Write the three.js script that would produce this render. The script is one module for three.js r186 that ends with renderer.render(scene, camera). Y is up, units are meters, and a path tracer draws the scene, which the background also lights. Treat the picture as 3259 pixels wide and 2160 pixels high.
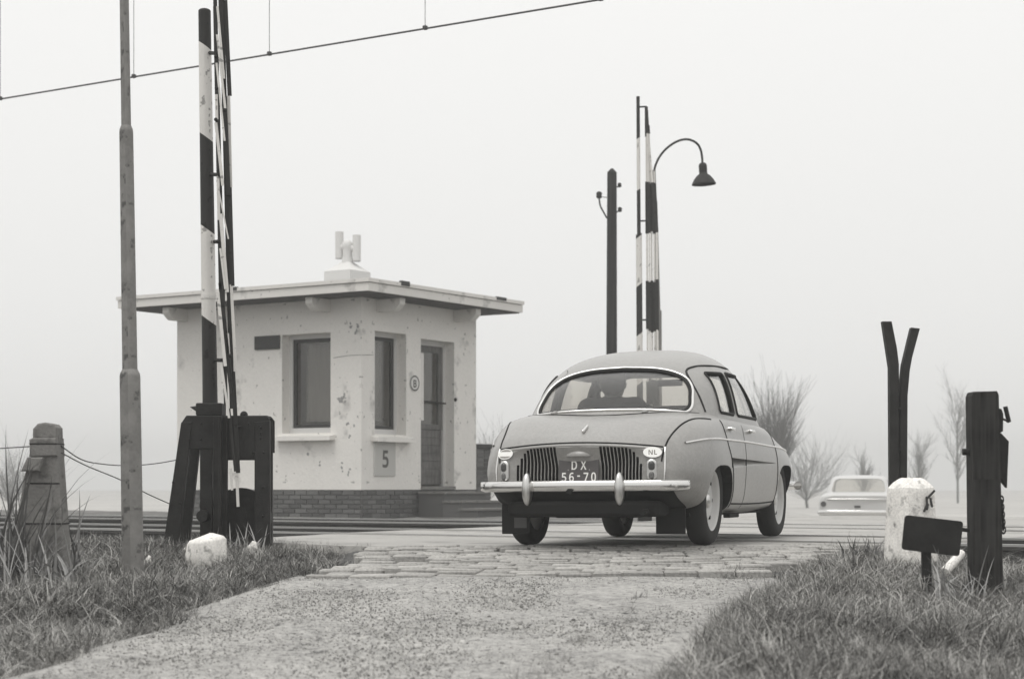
import * as THREE from 'three';
import { mergeGeometries } from 'three/addons/utils/BufferGeometryUtils.js';
import { RoundedBoxGeometry } from 'three/addons/geometries/RoundedBoxGeometry.js';
import { MarchingCubes } from 'three/addons/objects/MarchingCubes.js';
import { Brush, Evaluator, SUBTRACTION, INTERSECTION } from 'three-bvh-csg';

// ---------------------------------------------------------------- camera
// 3259 x 2160 photograph: focal length 5900 px, eye level on row 1545, eye 0.41 m above the crossing
const F = 5900, HOR = 1545, EYE = 0.41, CX = 1629.5;
const scene = new THREE.Scene();
const camera = new THREE.PerspectiveCamera(2 * Math.atan(HOR / F) * 180 / Math.PI, 3259 / (2 * HOR), 0.1, 3000);
camera.setViewOffset(3259, 2 * HOR, 0, 0, 3259, 2160);      // rising front: verticals stay vertical
camera.position.set(0, EYE, 0);
camera.focus = 13.2;
camera.userData.fStop = 3.6;

// ---------------------------------------------------------------- sky, sun, exposure
{
  const w = 64, h = 64, data = new Float32Array(w * h * 4);
  for (let j = 0; j < h; j++) {
    const el = ((j + 0.5) / h - 0.5) * Math.PI, s = Math.max(0, Math.sin(el));
    const L = 0.82 * (1 + 0.5 * s);                       // overcast: a little brighter towards the zenith
    for (let i = 0; i < w; i++) data.set([L, L * 0.997, L * 0.982, 1], (j * w + i) * 4);
  }
  const sky = new THREE.DataTexture(data, w, h, THREE.RGBAFormat, THREE.FloatType);
  sky.mapping = THREE.EquirectangularReflectionMapping;
  sky.magFilter = sky.minFilter = THREE.LinearFilter;
  sky.needsUpdate = true;
  scene.background = sky;
  scene.environment = sky;
}
const sun = new THREE.DirectionalLight(new THREE.Color(1, 0.985, 0.955), 1.4);
sun.position.set(-9, 34, -4);
sun.target.position.set(0, 0, -16);
sun.castShadow = true;
sun.shadow.radius = 60;
sun.shadow.mapSize.set(2048, 2048);
Object.assign(sun.shadow.camera, { left: -25, right: 25, top: 25, bottom: -25, near: 1, far: 100 });
scene.add(sun, sun.target);
const renderer = new THREE.WebGLRenderer({ antialias: true });
renderer.toneMapping = THREE.LinearToneMapping;
renderer.toneMappingExposure = 1.05;
renderer.shadowMap.enabled = true;
scene.fog = new THREE.FogExp2(new THREE.Color(0.9, 0.9, 0.885), 0.003);

// ---------------------------------------------------------------- helpers
const V = (x, y, z) => new THREE.Vector3(x, y, z);
const at = (px, py, d) => V((px - CX) / F * d, EYE + (HOR - py) / F * d, -d);
let seed = 7;
const rnd = () => { seed = (seed * 1664525 + 1013904223) >>> 0; return seed / 4294967296; };
const rr = (a, b) => a + (b - a) * rnd();
const lerp = (a, b, t) => a + (b - a) * t;
const clamp = (x, a, b) => Math.min(b, Math.max(a, x));
const sstep = (a, b, x) => { const t = clamp((x - a) / (b - a), 0, 1); return t * t * (3 - 2 * t); };
function table(pts) {                                       // piecewise smooth curve through [x, y] points
  return (x) => {
    if (x <= pts[0][0]) return pts[0][1];
    for (let i = 1; i < pts.length; i++) if (x <= pts[i][0]) {
      const [x0, y0] = pts[i - 1], [x1, y1] = pts[i];
      return lerp(y0, y1, (x - x0) / (x1 - x0));
    }
    return pts[pts.length - 1][1];
  };
}
const used = {};
function numbered(n) {
  const k = used[n] = (used[n] ?? -1) + 1;
  return k ? `${n}_${String(k).padStart(3, '0')}` : n;
}
function obj(name, geo, m, parent = scene) {
  const g = Array.isArray(geo) ? merge(geo) : geo;
  const o = new THREE.Mesh(g, m);
  o.name = parent === scene ? numbered(name) : name;
  o.castShadow = o.receiveShadow = true;
  parent.add(o);
  return o;
}
function tag(o, label, category, group) {
  o.userData.label = label; o.userData.category = category;
  if (group) o.userData.group = group;
  return o;
}
function thing(name, label, category, pos = V(0, 0, 0), turn = 0, group) {
  const o = new THREE.Group();
  o.name = numbered(name); o.position.copy(pos); o.rotation.y = turn;
  scene.add(o);
  return tag(o, label, category, group);
}
function merge(list) {
  const gs = list.map((g) => {
    const n = g.index ? g.toNonIndexed() : g.clone();
    for (const k of Object.keys(n.attributes)) if (!['position', 'normal', 'uv'].includes(k)) n.deleteAttribute(k);
    if (!n.attributes.uv) n.setAttribute('uv', new THREE.BufferAttribute(new Float32Array(n.attributes.position.count * 2), 2));
    return n;
  });
  return mergeGeometries(gs);
}
function uvm(g0, s = 1, ox = 0, oy = 0) {                    // uv in metres from the face direction
  const g = g0.index ? g0.toNonIndexed() : g0, p = g.attributes.position, uv = new Float32Array(p.count * 2);
  const a = V(), b = V(), c = V(), n = V();
  for (let i = 0; i < p.count; i += 3) {
    a.fromBufferAttribute(p, i); b.fromBufferAttribute(p, i + 1); c.fromBufferAttribute(p, i + 2);
    n.copy(b).sub(a).cross(c.clone().sub(a));
    const ax = Math.abs(n.x), ay = Math.abs(n.y), az = Math.abs(n.z);
    [a, b, c].forEach((v, k) => {
      const [u, w] = ay >= ax && ay >= az ? [v.x, v.z] : ax >= az ? [v.z, v.y] : [v.x, v.y];
      uv[(i + k) * 2] = u * s + ox; uv[(i + k) * 2 + 1] = w * s + oy;
    });
  }
  g.setAttribute('uv', new THREE.BufferAttribute(uv, 2));
  return g;
}
function box(x0, x1, y0, y1, z0, z1) {
  const g = new THREE.BoxGeometry(x1 - x0, y1 - y0, z1 - z0);
  g.translate((x0 + x1) / 2, (y0 + y1) / 2, (z0 + z1) / 2);
  return uvm(g);
}
function rbox(w, h, d, r = 0.01, seg = 2) { return new RoundedBoxGeometry(w, h, d, seg, r); }
function rod(a, b, r0, r1 = r0, n = 10, cap = true) {
  const dir = b.clone().sub(a), L = dir.length();
  const g = new THREE.CylinderGeometry(r1, r0, L, n, 1, !cap);
  g.translate(0, L / 2, 0);
  g.applyQuaternion(new THREE.Quaternion().setFromUnitVectors(V(0, 1, 0), dir.normalize()));
  g.translate(a.x, a.y, a.z);
  return g;
}
function bar(a, b, w, t) {                                   // flat bar between two points, width in x, thickness in z
  const dir = b.clone().sub(a), L = dir.length();
  const g = new THREE.BoxGeometry(w, L, t);
  g.translate(0, L / 2, 0);
  g.applyQuaternion(new THREE.Quaternion().setFromUnitVectors(V(0, 1, 0), dir.normalize()));
  g.translate(a.x, a.y, a.z);
  return g;
}
function tube(pts, r, seg = 40, rad = 8, closed = false) {
  return new THREE.TubeGeometry(new THREE.CatmullRomCurve3(pts, closed, 'centripetal'), seg, r, rad, closed);
}
function lathe(pts, n = 24) { return new THREE.LatheGeometry(pts.map(([x, y]) => new THREE.Vector2(x, y)), n); }
function poly(pts, depth, bevel = 0.006) {                   // outline in x,y pushed along z, centred on z = 0
  const s = new THREE.Shape(pts.map(([x, y]) => new THREE.Vector2(x, y)));
  const g = new THREE.ExtrudeGeometry(s, { depth: depth - 2 * bevel, bevelEnabled: bevel > 0, bevelSize: bevel, bevelThickness: bevel, bevelSegments: 2, bevelOffset: -bevel });
  g.translate(0, 0, -(depth - 2 * bevel) / 2);
  return uvm(g);
}
function loft(rings, cap0 = true, cap1 = true) {             // rings of equal length, closed loops
  const n = rings[0].length, pos = [], idx = [];
  for (const r of rings) for (const v of r) pos.push(v.x, v.y, v.z);
  for (let i = 0; i + 1 < rings.length; i++) for (let j = 0; j < n; j++) {
    const a = i * n + j, b = i * n + (j + 1) % n;
    idx.push(a, b, a + n, b, b + n, a + n);
  }
  const cap = (i, flip) => {
    const c = V(); rings[i].forEach((v) => c.add(v)); c.divideScalar(n);
    const k = pos.length / 3; pos.push(c.x, c.y, c.z);
    for (let j = 0; j < n; j++) { const a = i * n + j, b = i * n + (j + 1) % n; flip ? idx.push(k, b, a) : idx.push(k, a, b); }
  };
  if (cap0) cap(0, true);
  if (cap1) cap(rings.length - 1, false);
  const g = new THREE.BufferGeometry();
  g.setAttribute('position', new THREE.Float32BufferAttribute(pos, 3));
  g.setAttribute('uv', new THREE.Float32BufferAttribute(new Float32Array(pos.length / 3 * 2), 2));
  g.setIndex(idx);
  g.computeVertexNormals();
  return g;
}

// ---------------------------------------------------------------- computed textures
function hash(x, y, s) { let h = (x * 374761393 + y * 668265263 + s * 974634541) | 0; h = Math.imul(h ^ (h >>> 13), 1274126177); return ((h ^ (h >>> 16)) >>> 0) / 4294967296; }
function vnoise(x, y, per, s) {
  const xi = Math.floor(x), yi = Math.floor(y), fx = x - xi, fy = y - yi, m = (v) => ((v % per) + per) % per;
  const u = fx * fx * (3 - 2 * fx), v = fy * fy * (3 - 2 * fy);
  return lerp(lerp(hash(m(xi), m(yi), s), hash(m(xi + 1), m(yi), s), u), lerp(hash(m(xi), m(yi + 1), s), hash(m(xi + 1), m(yi + 1), s), u), v);
}
function fbm(u, v, per, oct, s = 1) { let a = 0, w = 0.5, t = 0; for (let o = 0; o < oct; o++) { a += w * vnoise(u * per, v * per, per, s + o); t += w; per *= 2; w *= 0.55; } return a / t; }
function tex(size, fn, metres, srgb = true) {                // fn gives a value 0..1 for (u, v); metres = size of one repeat
  const d = new Uint8Array(size * size * 4);
  for (let j = 0; j < size; j++) for (let i = 0; i < size; i++) {
    const c = clamp(fn(i / size, j / size), 0, 1), k = (j * size + i) * 4;
    const s = srgb ? (c < 0.0031308 ? 12.92 * c : 1.055 * c ** (1 / 2.4) - 0.055) : c;
    d[k] = s * 255; d[k + 1] = s * (srgb ? 253 : 255); d[k + 2] = s * (srgb ? 250 : 255); d[k + 3] = 255;
  }
  const t = new THREE.DataTexture(d, size, size);
  t.wrapS = t.wrapT = THREE.RepeatWrapping;
  t.magFilter = THREE.LinearFilter; t.minFilter = THREE.LinearMipmapLinearFilter; t.generateMipmaps = true;
  if (srgb) t.colorSpace = THREE.SRGBColorSpace;
  t.repeat.set(1 / metres, 1 / metres);
  t.needsUpdate = true;
  return t;
}
const grey = (v) => new THREE.Color().setRGB(v, v * 0.99, v * 0.968);
function matte(v, rough, extra = {}) { return new THREE.MeshPhysicalMaterial({ color: grey(v), roughness: rough, metalness: 0, specularIntensity: 0.35, ...extra }); }
function mat(v, rough = 0.85, extra = {}) { return new THREE.MeshStandardMaterial({ color: grey(v), roughness: rough, metalness: 0, ...extra }); }

const spots = (u, v, per, s, cut) => Math.max(0, fbm(u, v, per, 4, s) - cut) / (1 - cut);
const tPlaster = tex(1024, (u, v) => {
  let c = 0.74 + 0.07 * (fbm(u, v, 6, 5, 3) - 0.5) + 0.06 * (fbm(u, v, 120, 2, 9) - 0.5);
  const chips = spots(u, v, 40, 40, 0.79); if (chips > 0) c -= 0.36 * Math.min(1, chips * 14);
  const dirt = spots(u, v, 9, 60, 0.68); c -= 0.5 * dirt * (0.4 + 1.2 * fbm(u, v, 80, 2, 66));
  return c;
}, 2.6);
const tPlasterBump = tex(512, (u, v) => 0.5 + 0.5 * (fbm(u, v, 60, 3, 9) - 0.5) - 0.6 * Math.min(1, 9 * spots(u, v, 40, 40, 0.79)), 2.6, false);
const tRoad = tex(1024, (u, v) => {
  const g = fbm(u, v, 90, 3, 5), h = hash(Math.floor(u * 512), Math.floor(v * 512), 8);
  let c = 0.30 + 0.34 * (g - 0.5) + 0.12 * (h - 0.5) + 0.18 * (fbm(u, v, 7, 4, 21) - 0.5);
  c -= 0.5 * spots(u, v, 44, 31, 0.66);
  return c;
}, 2.1);
const tRoadBump = tex(1024, (u, v) => 0.5 * fbm(u, v, 90, 3, 5) + 0.5 * fbm(u, v, 200, 2, 77), 2.1, false);
const tDeck = tex(512, (u, v) => 0.33 + 0.12 * (fbm(u, v, 5, 5, 12) - 0.5) + 0.07 * (fbm(u, v, 70, 3, 2) - 0.5) - 0.3 * spots(u, v, 12, 33, 0.63), 3.1);
const tEarth = tex(512, (u, v) => 0.13 + 0.10 * (fbm(u, v, 8, 5, 51) - 0.5) + 0.08 * (fbm(u, v, 90, 3, 52) - 0.5), 2.3);
const tWood = tex(512, (u, v) => 0.6 + 0.5 * (vnoise(u * 70, v * 3, 70, 4) - 0.5) + 0.5 * (fbm(u, v, 6, 4, 17) - 0.5), 0.7);
const tSteel = tex(512, (u, v) => 0.55 + 0.55 * (fbm(u, v, 9, 5, 71) - 0.5) + 0.15 * (fbm(u, v, 90, 2, 72) - 0.5), 0.8);
const tPole = tex(512, (u, v) => {
  let c = 0.2 + 0.12 * (fbm(u, v, 7, 5, 81) - 0.5) + 0.05 * (fbm(u, v, 60, 3, 82) - 0.5);
  return c - 0.11 * Math.min(1, 4 * spots(u, v, 16, 85, 0.66)) + 0.05 * (fbm(u, v, 3, 3, 88) - 0.5);
}, 0.9);
const tConc = tex(512, (u, v) => 0.62 + 0.3 * (fbm(u, v, 8, 5, 91) - 0.5) + 0.2 * (fbm(u, v, 80, 2, 92) - 0.5) - 0.5 * spots(u, v, 14, 93, 0.62), 0.9);
const tPaint = tex(512, (u, v) => 0.72 + 0.10 * (fbm(u, v, 8, 4, 101) - 0.5) + 0.06 * (fbm(u, v, 100, 2, 102) - 0.5) - 0.4 * Math.min(1, 5 * spots(u, v, 20, 103, 0.71)), 0.9);
const tStone = tex(512, (u, v) => 0.76 + 0.3 * (fbm(u, v, 9, 5, 111) - 0.5) + 0.35 * (fbm(u, v, 60, 3, 115) - 0.5) - 0.8 * spots(u, v, 12, 113, 0.62), 0.6);
const tSettGrain = tex(512, (u, v) => 0.85 + 0.5 * (fbm(u, v, 7, 4, 151) - 0.5) + 0.5 * (fbm(u, v, 50, 3, 152) - 0.5), 0.7);
const tFine = tex(512, (u, v) => 0.5 + 0.6 * (fbm(u, v, 60, 4, 121) - 0.5), 0.5, false);

const M = {
  wall: mat(1, 0.9, { map: tPlaster, bumpMap: tPlasterBump, bumpScale: 0.006 }),
  trim: mat(0.62, 0.7, { bumpMap: tFine, bumpScale: 0.002 }),
  fascia: mat(0.92, 0.75, { map: tPlaster }),
  roofing: mat(0.42, 0.95, { bumpMap: tFine, bumpScale: 0.004 }),
  soffit: mat(0.1, 0.9, { map: tWood }),  // dark tone puts the shade under the eaves into the board colour
  mortar: mat(0.17, 0.95, { bumpMap: tFine, bumpScale: 0.003 }),
  bricks: [0.085, 0.105, 0.125, 0.15].map((v) => mat(v, 0.9, { bumpMap: tFine, bumpScale: 0.004 })),
  steps: mat(0.3, 0.9, { map: tConc }),
  frame: mat(0.58, 0.6),
  sash: matte(0.045, 0.55),
  door: mat(0.17, 0.6, { map: tWood }),
  black: matte(0.035, 0.55, { map: tSteel }),
  iron: matte(0.04, 0.6, { map: tSteel, bumpMap: tFine, bumpScale: 0.002 }),
  blackPaint: matte(0.045, 0.5, { map: tPaint }),
  whitePaint: mat(0.92, 0.6, { map: tPaint }),
  pole: mat(1, 0.75, { map: tPole, bumpMap: tFine, bumpScale: 0.002 }),
  timber: matte(0.05, 0.9, { map: tWood, bumpMap: tWood, bumpScale: 0.006 }),
  tar: matte(0.045, 0.85, { map: tWood }),
  concrete: mat(0.3, 0.9, { map: tConc, bumpMap: tFine, bumpScale: 0.004 }),
  whiteStone: mat(1, 0.85, { map: tStone, bumpMap: tStone, bumpScale: 0.004 }),
  wire: mat(0.05, 0.6),
  rail: mat(0.09, 0.6, { map: tSteel }),
  railTop: mat(0.5, 0.3, { metalness: 0.9 }),
  field: mat(0.44, 0.95, { map: tex(512, (u, v) => 0.9 + 0.5 * (fbm(u, v, 6, 5, 141) - 0.5), 30) }),
  earth: mat(1, 0.95, { map: tEarth }),
  road: mat(1, 0.6, { map: tRoad, bumpMap: tRoadBump, bumpScale: 0.012 }),
  deck: matte(1.1, 0.7, { map: tDeck, bumpMap: tRoadBump, bumpScale: 0.004 }),
  setts: [0.36, 0.40, 0.44, 0.48].map((v) => matte(v, 0.6, { map: tSettGrain, bumpMap: tFine, bumpScale: 0.005 })),
  joint: mat(0.07, 0.95),
  glass: new THREE.MeshPhysicalMaterial({ color: grey(0.92), roughness: 0.03, transmission: 1, thickness: 0, ior: 1.5 }),
  chrome: mat(0.72, 0.16, { metalness: 1 }),
  dullChrome: mat(0.62, 0.3, { metalness: 1 }),
  rubber: matte(0.02, 0.7),
  dark: matte(0.015, 0.9),
  twig: mat(0.15, 0.9),
  bark: mat(0.11, 0.95, { map: tWood }),
};

// ---------------------------------------------------------------- the lie of the land
// p runs across the railway (along the road over it), q along the rails; both in metres
const CA = 0.838, SA = 0.546;
const P = (X, d) => SA * X + CA * d, Q = (X, d) => CA * X - SA * d;
const pq = (p, q, y = 0) => V(SA * p + CA * q, y, -(CA * p - SA * q));
const TRACK = [13.1, 17.1], TURN = -Math.asin(SA);
const edgeL = table([[-4, -2.3], [5, -1.95], [7.4, -1.66], [8.4, -1.47], [10, -1.3], [11.2, -1.08], [12.5, -1.02], [13.2, -1.65], [13.9, -2.0], [14.6, -1.95], [16.2, -1.45], [18.7, -0.1], [22, 1.9], [27, 4.3], [42, 5.8], [120, 9]]);
const edgeR = table([[-4, -0.4], [5, 0.12], [7.1, 0.5], [9.7, 1.15], [10.7, 1.55], [12.7, 2.5], [14, 3.5], [16, 5.0], [20, 7.2], [25, 8.9], [42, 10], [120, 14]]);
const roadY = (X, d) => -0.05 * clamp(12.5 - d, 0, 16) * sstep(-0.5, 1.2, 12.9 - d) - 0.73 * sstep(23, 40, P(X, d));
function groundY(X, d) {
  const e = Math.max(edgeL(d) - X, X - edgeR(d)), p = P(X, d);
  if (e < 0) return roadY(X, d) - 0.06;
  const off = sstep(0, 0.5, e), bed = sstep(11.0, 11.7, p) * (1 - sstep(18.9, 19.5, p));
  const lump = (fbm(X / 40 + 0.5, d / 40 + 0.5, 30, 3, 5) - 0.5);
  let y = roadY(X, d) - 0.06 + off * ((1 - bed) * 0.12 * lump - 0.12 * bed);
  if (X > edgeR(d) && p < 12) y += 0.055 * sstep(0.02, 0.25, e) - 0.05 * sstep(0.5, 1.6, e);
  return y;
}
{
  const xs = [], ds = [];
  for (let x = -9; x <= 10; x += 0.22) xs.push(x);
  for (let s = 0.3, x = xs[xs.length - 1]; x < 420;) { s *= 1.22; x += s; xs.push(x); }
  for (let s = 0.3, x = xs[0]; x > -420;) { s *= 1.22; x -= s; xs.unshift(x); }
  for (let d = 2; d <= 32; d += 0.2) ds.push(d);
  for (let s = 0.25, d = 32; d < 420;) { s *= 1.12; d += s; ds.push(d); }
  for (let s = 0.25, d = 2; d > -40;) { s *= 1.3; d -= s; ds.unshift(d); }
  const pos = [], uv = [], idx = [], n = xs.length;
  for (const d of ds) for (const x of xs) { pos.push(x, groundY(x, d), -d); uv.push(x, d); }
  const split = ds.findIndex((d) => d > 46);
  for (const [name, j0, j1, m] of [['ground', 0, split, M.earth], ['field', split, ds.length - 1, M.field]]) {
    const ix = [];
    for (let j = j0; j < j1; j++) for (let i = 0; i + 1 < n; i++) { const a = j * n + i; ix.push(a, a + 1, a + n, a + 1, a + n + 1, a + n); }
    const g = new THREE.BufferGeometry();
    g.setAttribute('position', new THREE.Float32BufferAttribute(pos, 3));
    g.setAttribute('uv', new THREE.Float32BufferAttribute(uv, 2));
    g.setIndex(ix); g.computeVertexNormals();
    const o = obj(name, g, m); o.userData.kind = 'structure';
  }
}
function sheet(name, d0, d1, step, m, drop = 0, cols = 22, out = 0, wave = 0.012) { // a strip of road between its two edges, with a skirt down each side
  const pos = [], uv = [], idx = [], nd = Math.max(2, Math.round((d1 - d0) / step)), n = cols + 3;
  for (let j = -1; j <= nd; j++) {
    const d = lerp(d0, d1, Math.max(0, j) / nd), l = edgeL(d), r = edgeR(d);
    const jl = 0.1 * (vnoise(d * 2.3, 3, 999, 4) - 0.5), jr = 0.1 * (vnoise(d * 2.1, 9, 999, 6) - 0.5);
    const ragged = name === 'gravel_road' && j === nd;
    for (let i = -1; i <= cols + 1; i++) {
      const skirt = i < 0 || i > cols, x = lerp(l + jl, r + jr, clamp(i / cols, 0, 1)) + (skirt ? (i < 0 ? -out : out) : 0);
      const d2 = ragged ? d + 0.3 * (vnoise(x * 3.1 + 20, 5, 999, 3) - 0.35) : d;
      pos.push(x, roadY(x, d2) - drop + wave * (vnoise(x * 2.2 + 50, d * 2.2, 999, 7) - 0.5) - (skirt || j < 0 ? (out && j >= 0 ? 0.13 : 0.3) : 0), -d2); uv.push(x, d2);
    }
  }
  for (let j = 0; j <= nd; j++) for (let i = 0; i + 1 < n; i++) { const a = j * n + i; idx.push(a, a + 1, a + n, a + 1, a + n + 1, a + n); }
  const g = new THREE.BufferGeometry();
  g.setAttribute('position', new THREE.Float32BufferAttribute(pos, 3));
  g.setAttribute('uv', new THREE.Float32BufferAttribute(uv, 2));
  g.setIndex(idx); g.computeVertexNormals();
  const o = obj(name, g, m); o.userData.kind = 'structure';
  return o;
}
sheet('gravel_road', -4, 10.42, 0.12, M.road, 0, 60, 0.5);
const settBed = sheet('paved_strip', 10.42, 12.5, 0.1, M.joint, 0.035, 22, 0.5);
sheet('crossing_deck', 12.5, 24.2, 0.12, M.deck, 0, 30, 0, 0.003);
sheet('far_road', 24.2, 120, 0.6, M.deck);
function chamfer(w, h, d, c) {                               // block with its top edges cut
  const X = w / 2, Z = d / 2, b = [[-X, -Z], [X, -Z], [X, Z], [-X, Z]], rows = [[0, 0], [h - c, 0], [h, c]];
  const pos = [], q = (a, bb, cc, dd) => pos.push(...a, ...bb, ...cc, ...a, ...cc, ...dd);
  const pt = (k, r) => [b[k][0] - Math.sign(b[k][0]) * rows[r][1], rows[r][0], b[k][1] - Math.sign(b[k][1]) * rows[r][1]];
  for (let r = 0; r < 2; r++) for (let k = 0; k < 4; k++) q(pt(k, r), pt(k, r + 1), pt((k + 1) % 4, r + 1), pt((k + 1) % 4, r));
  q(pt(0, 2), pt(3, 2), pt(2, 2), pt(1, 2));
  const g = new THREE.BufferGeometry();
  g.setAttribute('position', new THREE.Float32BufferAttribute(pos, 3));
  g.computeVertexNormals();
  return uvm(g);
}
{
  const shapes = [chamfer(0.205, 0.06, 0.105, 0.007), chamfer(0.185, 0.06, 0.107, 0.009), chamfer(0.16, 0.06, 0.10, 0.012), chamfer(0.225, 0.06, 0.106, 0.006)];
  const wide = [0.205, 0.185, 0.16, 0.225];
  for (let r = 0; r < 18; r++) {
    const d0 = 10.5 + r * 0.113;
    for (let x = edgeL(d0) + 0.03 + rr(0, 0.12); ;) {
      const k = Math.floor(rnd() * 4), d = d0 + 0.16 * Math.sin(x * 0.9 + 0.4) + 0.05 * Math.sin(x * 2.3 + r) * 0.6 + rr(-0.006, 0.006);
      x += wide[k] / 2;
      if (x + 0.1 > edgeR(d)) break;
      if (rnd() > 0.02) {
        const s = obj('sett', shapes[k], M.setts[Math.floor(rnd() * 4)], settBed);
        s.position.set(x, roadY(x, d) - 0.05 + rr(-0.005, 0.006), -d);
        s.rotation.set(rr(-0.03, 0.03), rr(-0.04, 0.04) - 0.144 * Math.cos(x * 0.9 + 0.4), rr(-0.025, 0.025));
      }
      x += wide[k] / 2 + rr(0.006, 0.02);
    }
  }
}
// ---------------------------------------------------------------- railway
{
  const prof = new THREE.Shape([[-0.062, 0], [0.062, 0], [0.062, 0.012], [0.012, 0.03], [0.01, 0.11], [0.034, 0.12], [0.036, 0.148], [0.03, 0.156], [-0.03, 0.156], [-0.036, 0.148], [-0.034, 0.12], [-0.01, 0.11], [-0.012, 0.03], [-0.062, 0.012]].map(([x, y]) => new THREE.Vector2(x, y)));
  const railG = new THREE.ExtrudeGeometry(prof, { depth: 95, bevelEnabled: false }); railG.translate(0, -0.146, -47);
  const headG = new THREE.BoxGeometry(0.077, 0.017, 95); headG.translate(0, 0.0055, 0.5);
  const who = [['nearest the paved strip', 'next inward of the front track'], ['of the back track on the side of the front track', 'running along the front of the white hut']];
  TRACK.forEach((p0, t) => [-0.753, 0.753].forEach((o, s) => {
    const r = thing('rail', 'steel running rail ' + who[t][s], 'rail', pq(p0 + o, 0), TURN + Math.PI / 2, 'rails of the two tracks');
    obj('rail_body', uvm(railG), M.rail, r); obj('rail_head', headG, M.railTop, r);
  }));
  const slG = chamfer(2.5, 0.14, 0.25, 0.015);
  TRACK.forEach((p0, t) => {
    for (let q = -24; q < -10.6; q += 0.68) {
      const c = pq(p0, q, -0.30 + rr(-0.01, 0.01));
      const s = obj('sleeper', slG, M.timber);
      s.position.copy(c); s.rotation.y = TURN + Math.PI / 2 + rr(-0.02, 0.02);
      tag(s, t ? 'dark timber sleeper under the track by the white hut' : 'dark timber sleeper under the front track beside the crossing', 'sleeper', t ? 'sleepers of the back track' : 'sleepers of the front track');
    }
  });
  const st = new THREE.IcosahedronGeometry(0.03, 0), N = 5200;
  const im = new THREE.InstancedMesh(st, mat(0.16, 0.95), N), m4 = new THREE.Matrix4(), qn = new THREE.Quaternion(), e = new THREE.Euler();
  for (let i = 0; i < N; i++) {
    const p = rr(11.2, 19.2), q = rr(-27, -10.3), c = pq(p, q);
    e.set(rr(0, 6), rr(0, 6), rr(0, 6)); qn.setFromEuler(e);
    m4.compose(V(c.x, -0.19 + rr(-0.02, 0.03), c.z), qn, V(rr(0.6, 1.5), rr(0.5, 1.1), rr(0.6, 1.5)));
    im.setMatrixAt(i, m4);
  }
  im.name = 'ballast'; im.castShadow = im.receiveShadow = true;
  im.userData = { kind: 'stuff', label: 'coarse grey ballast stones between the rails', category: 'ballast' };
  scene.add(im);
}
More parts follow.
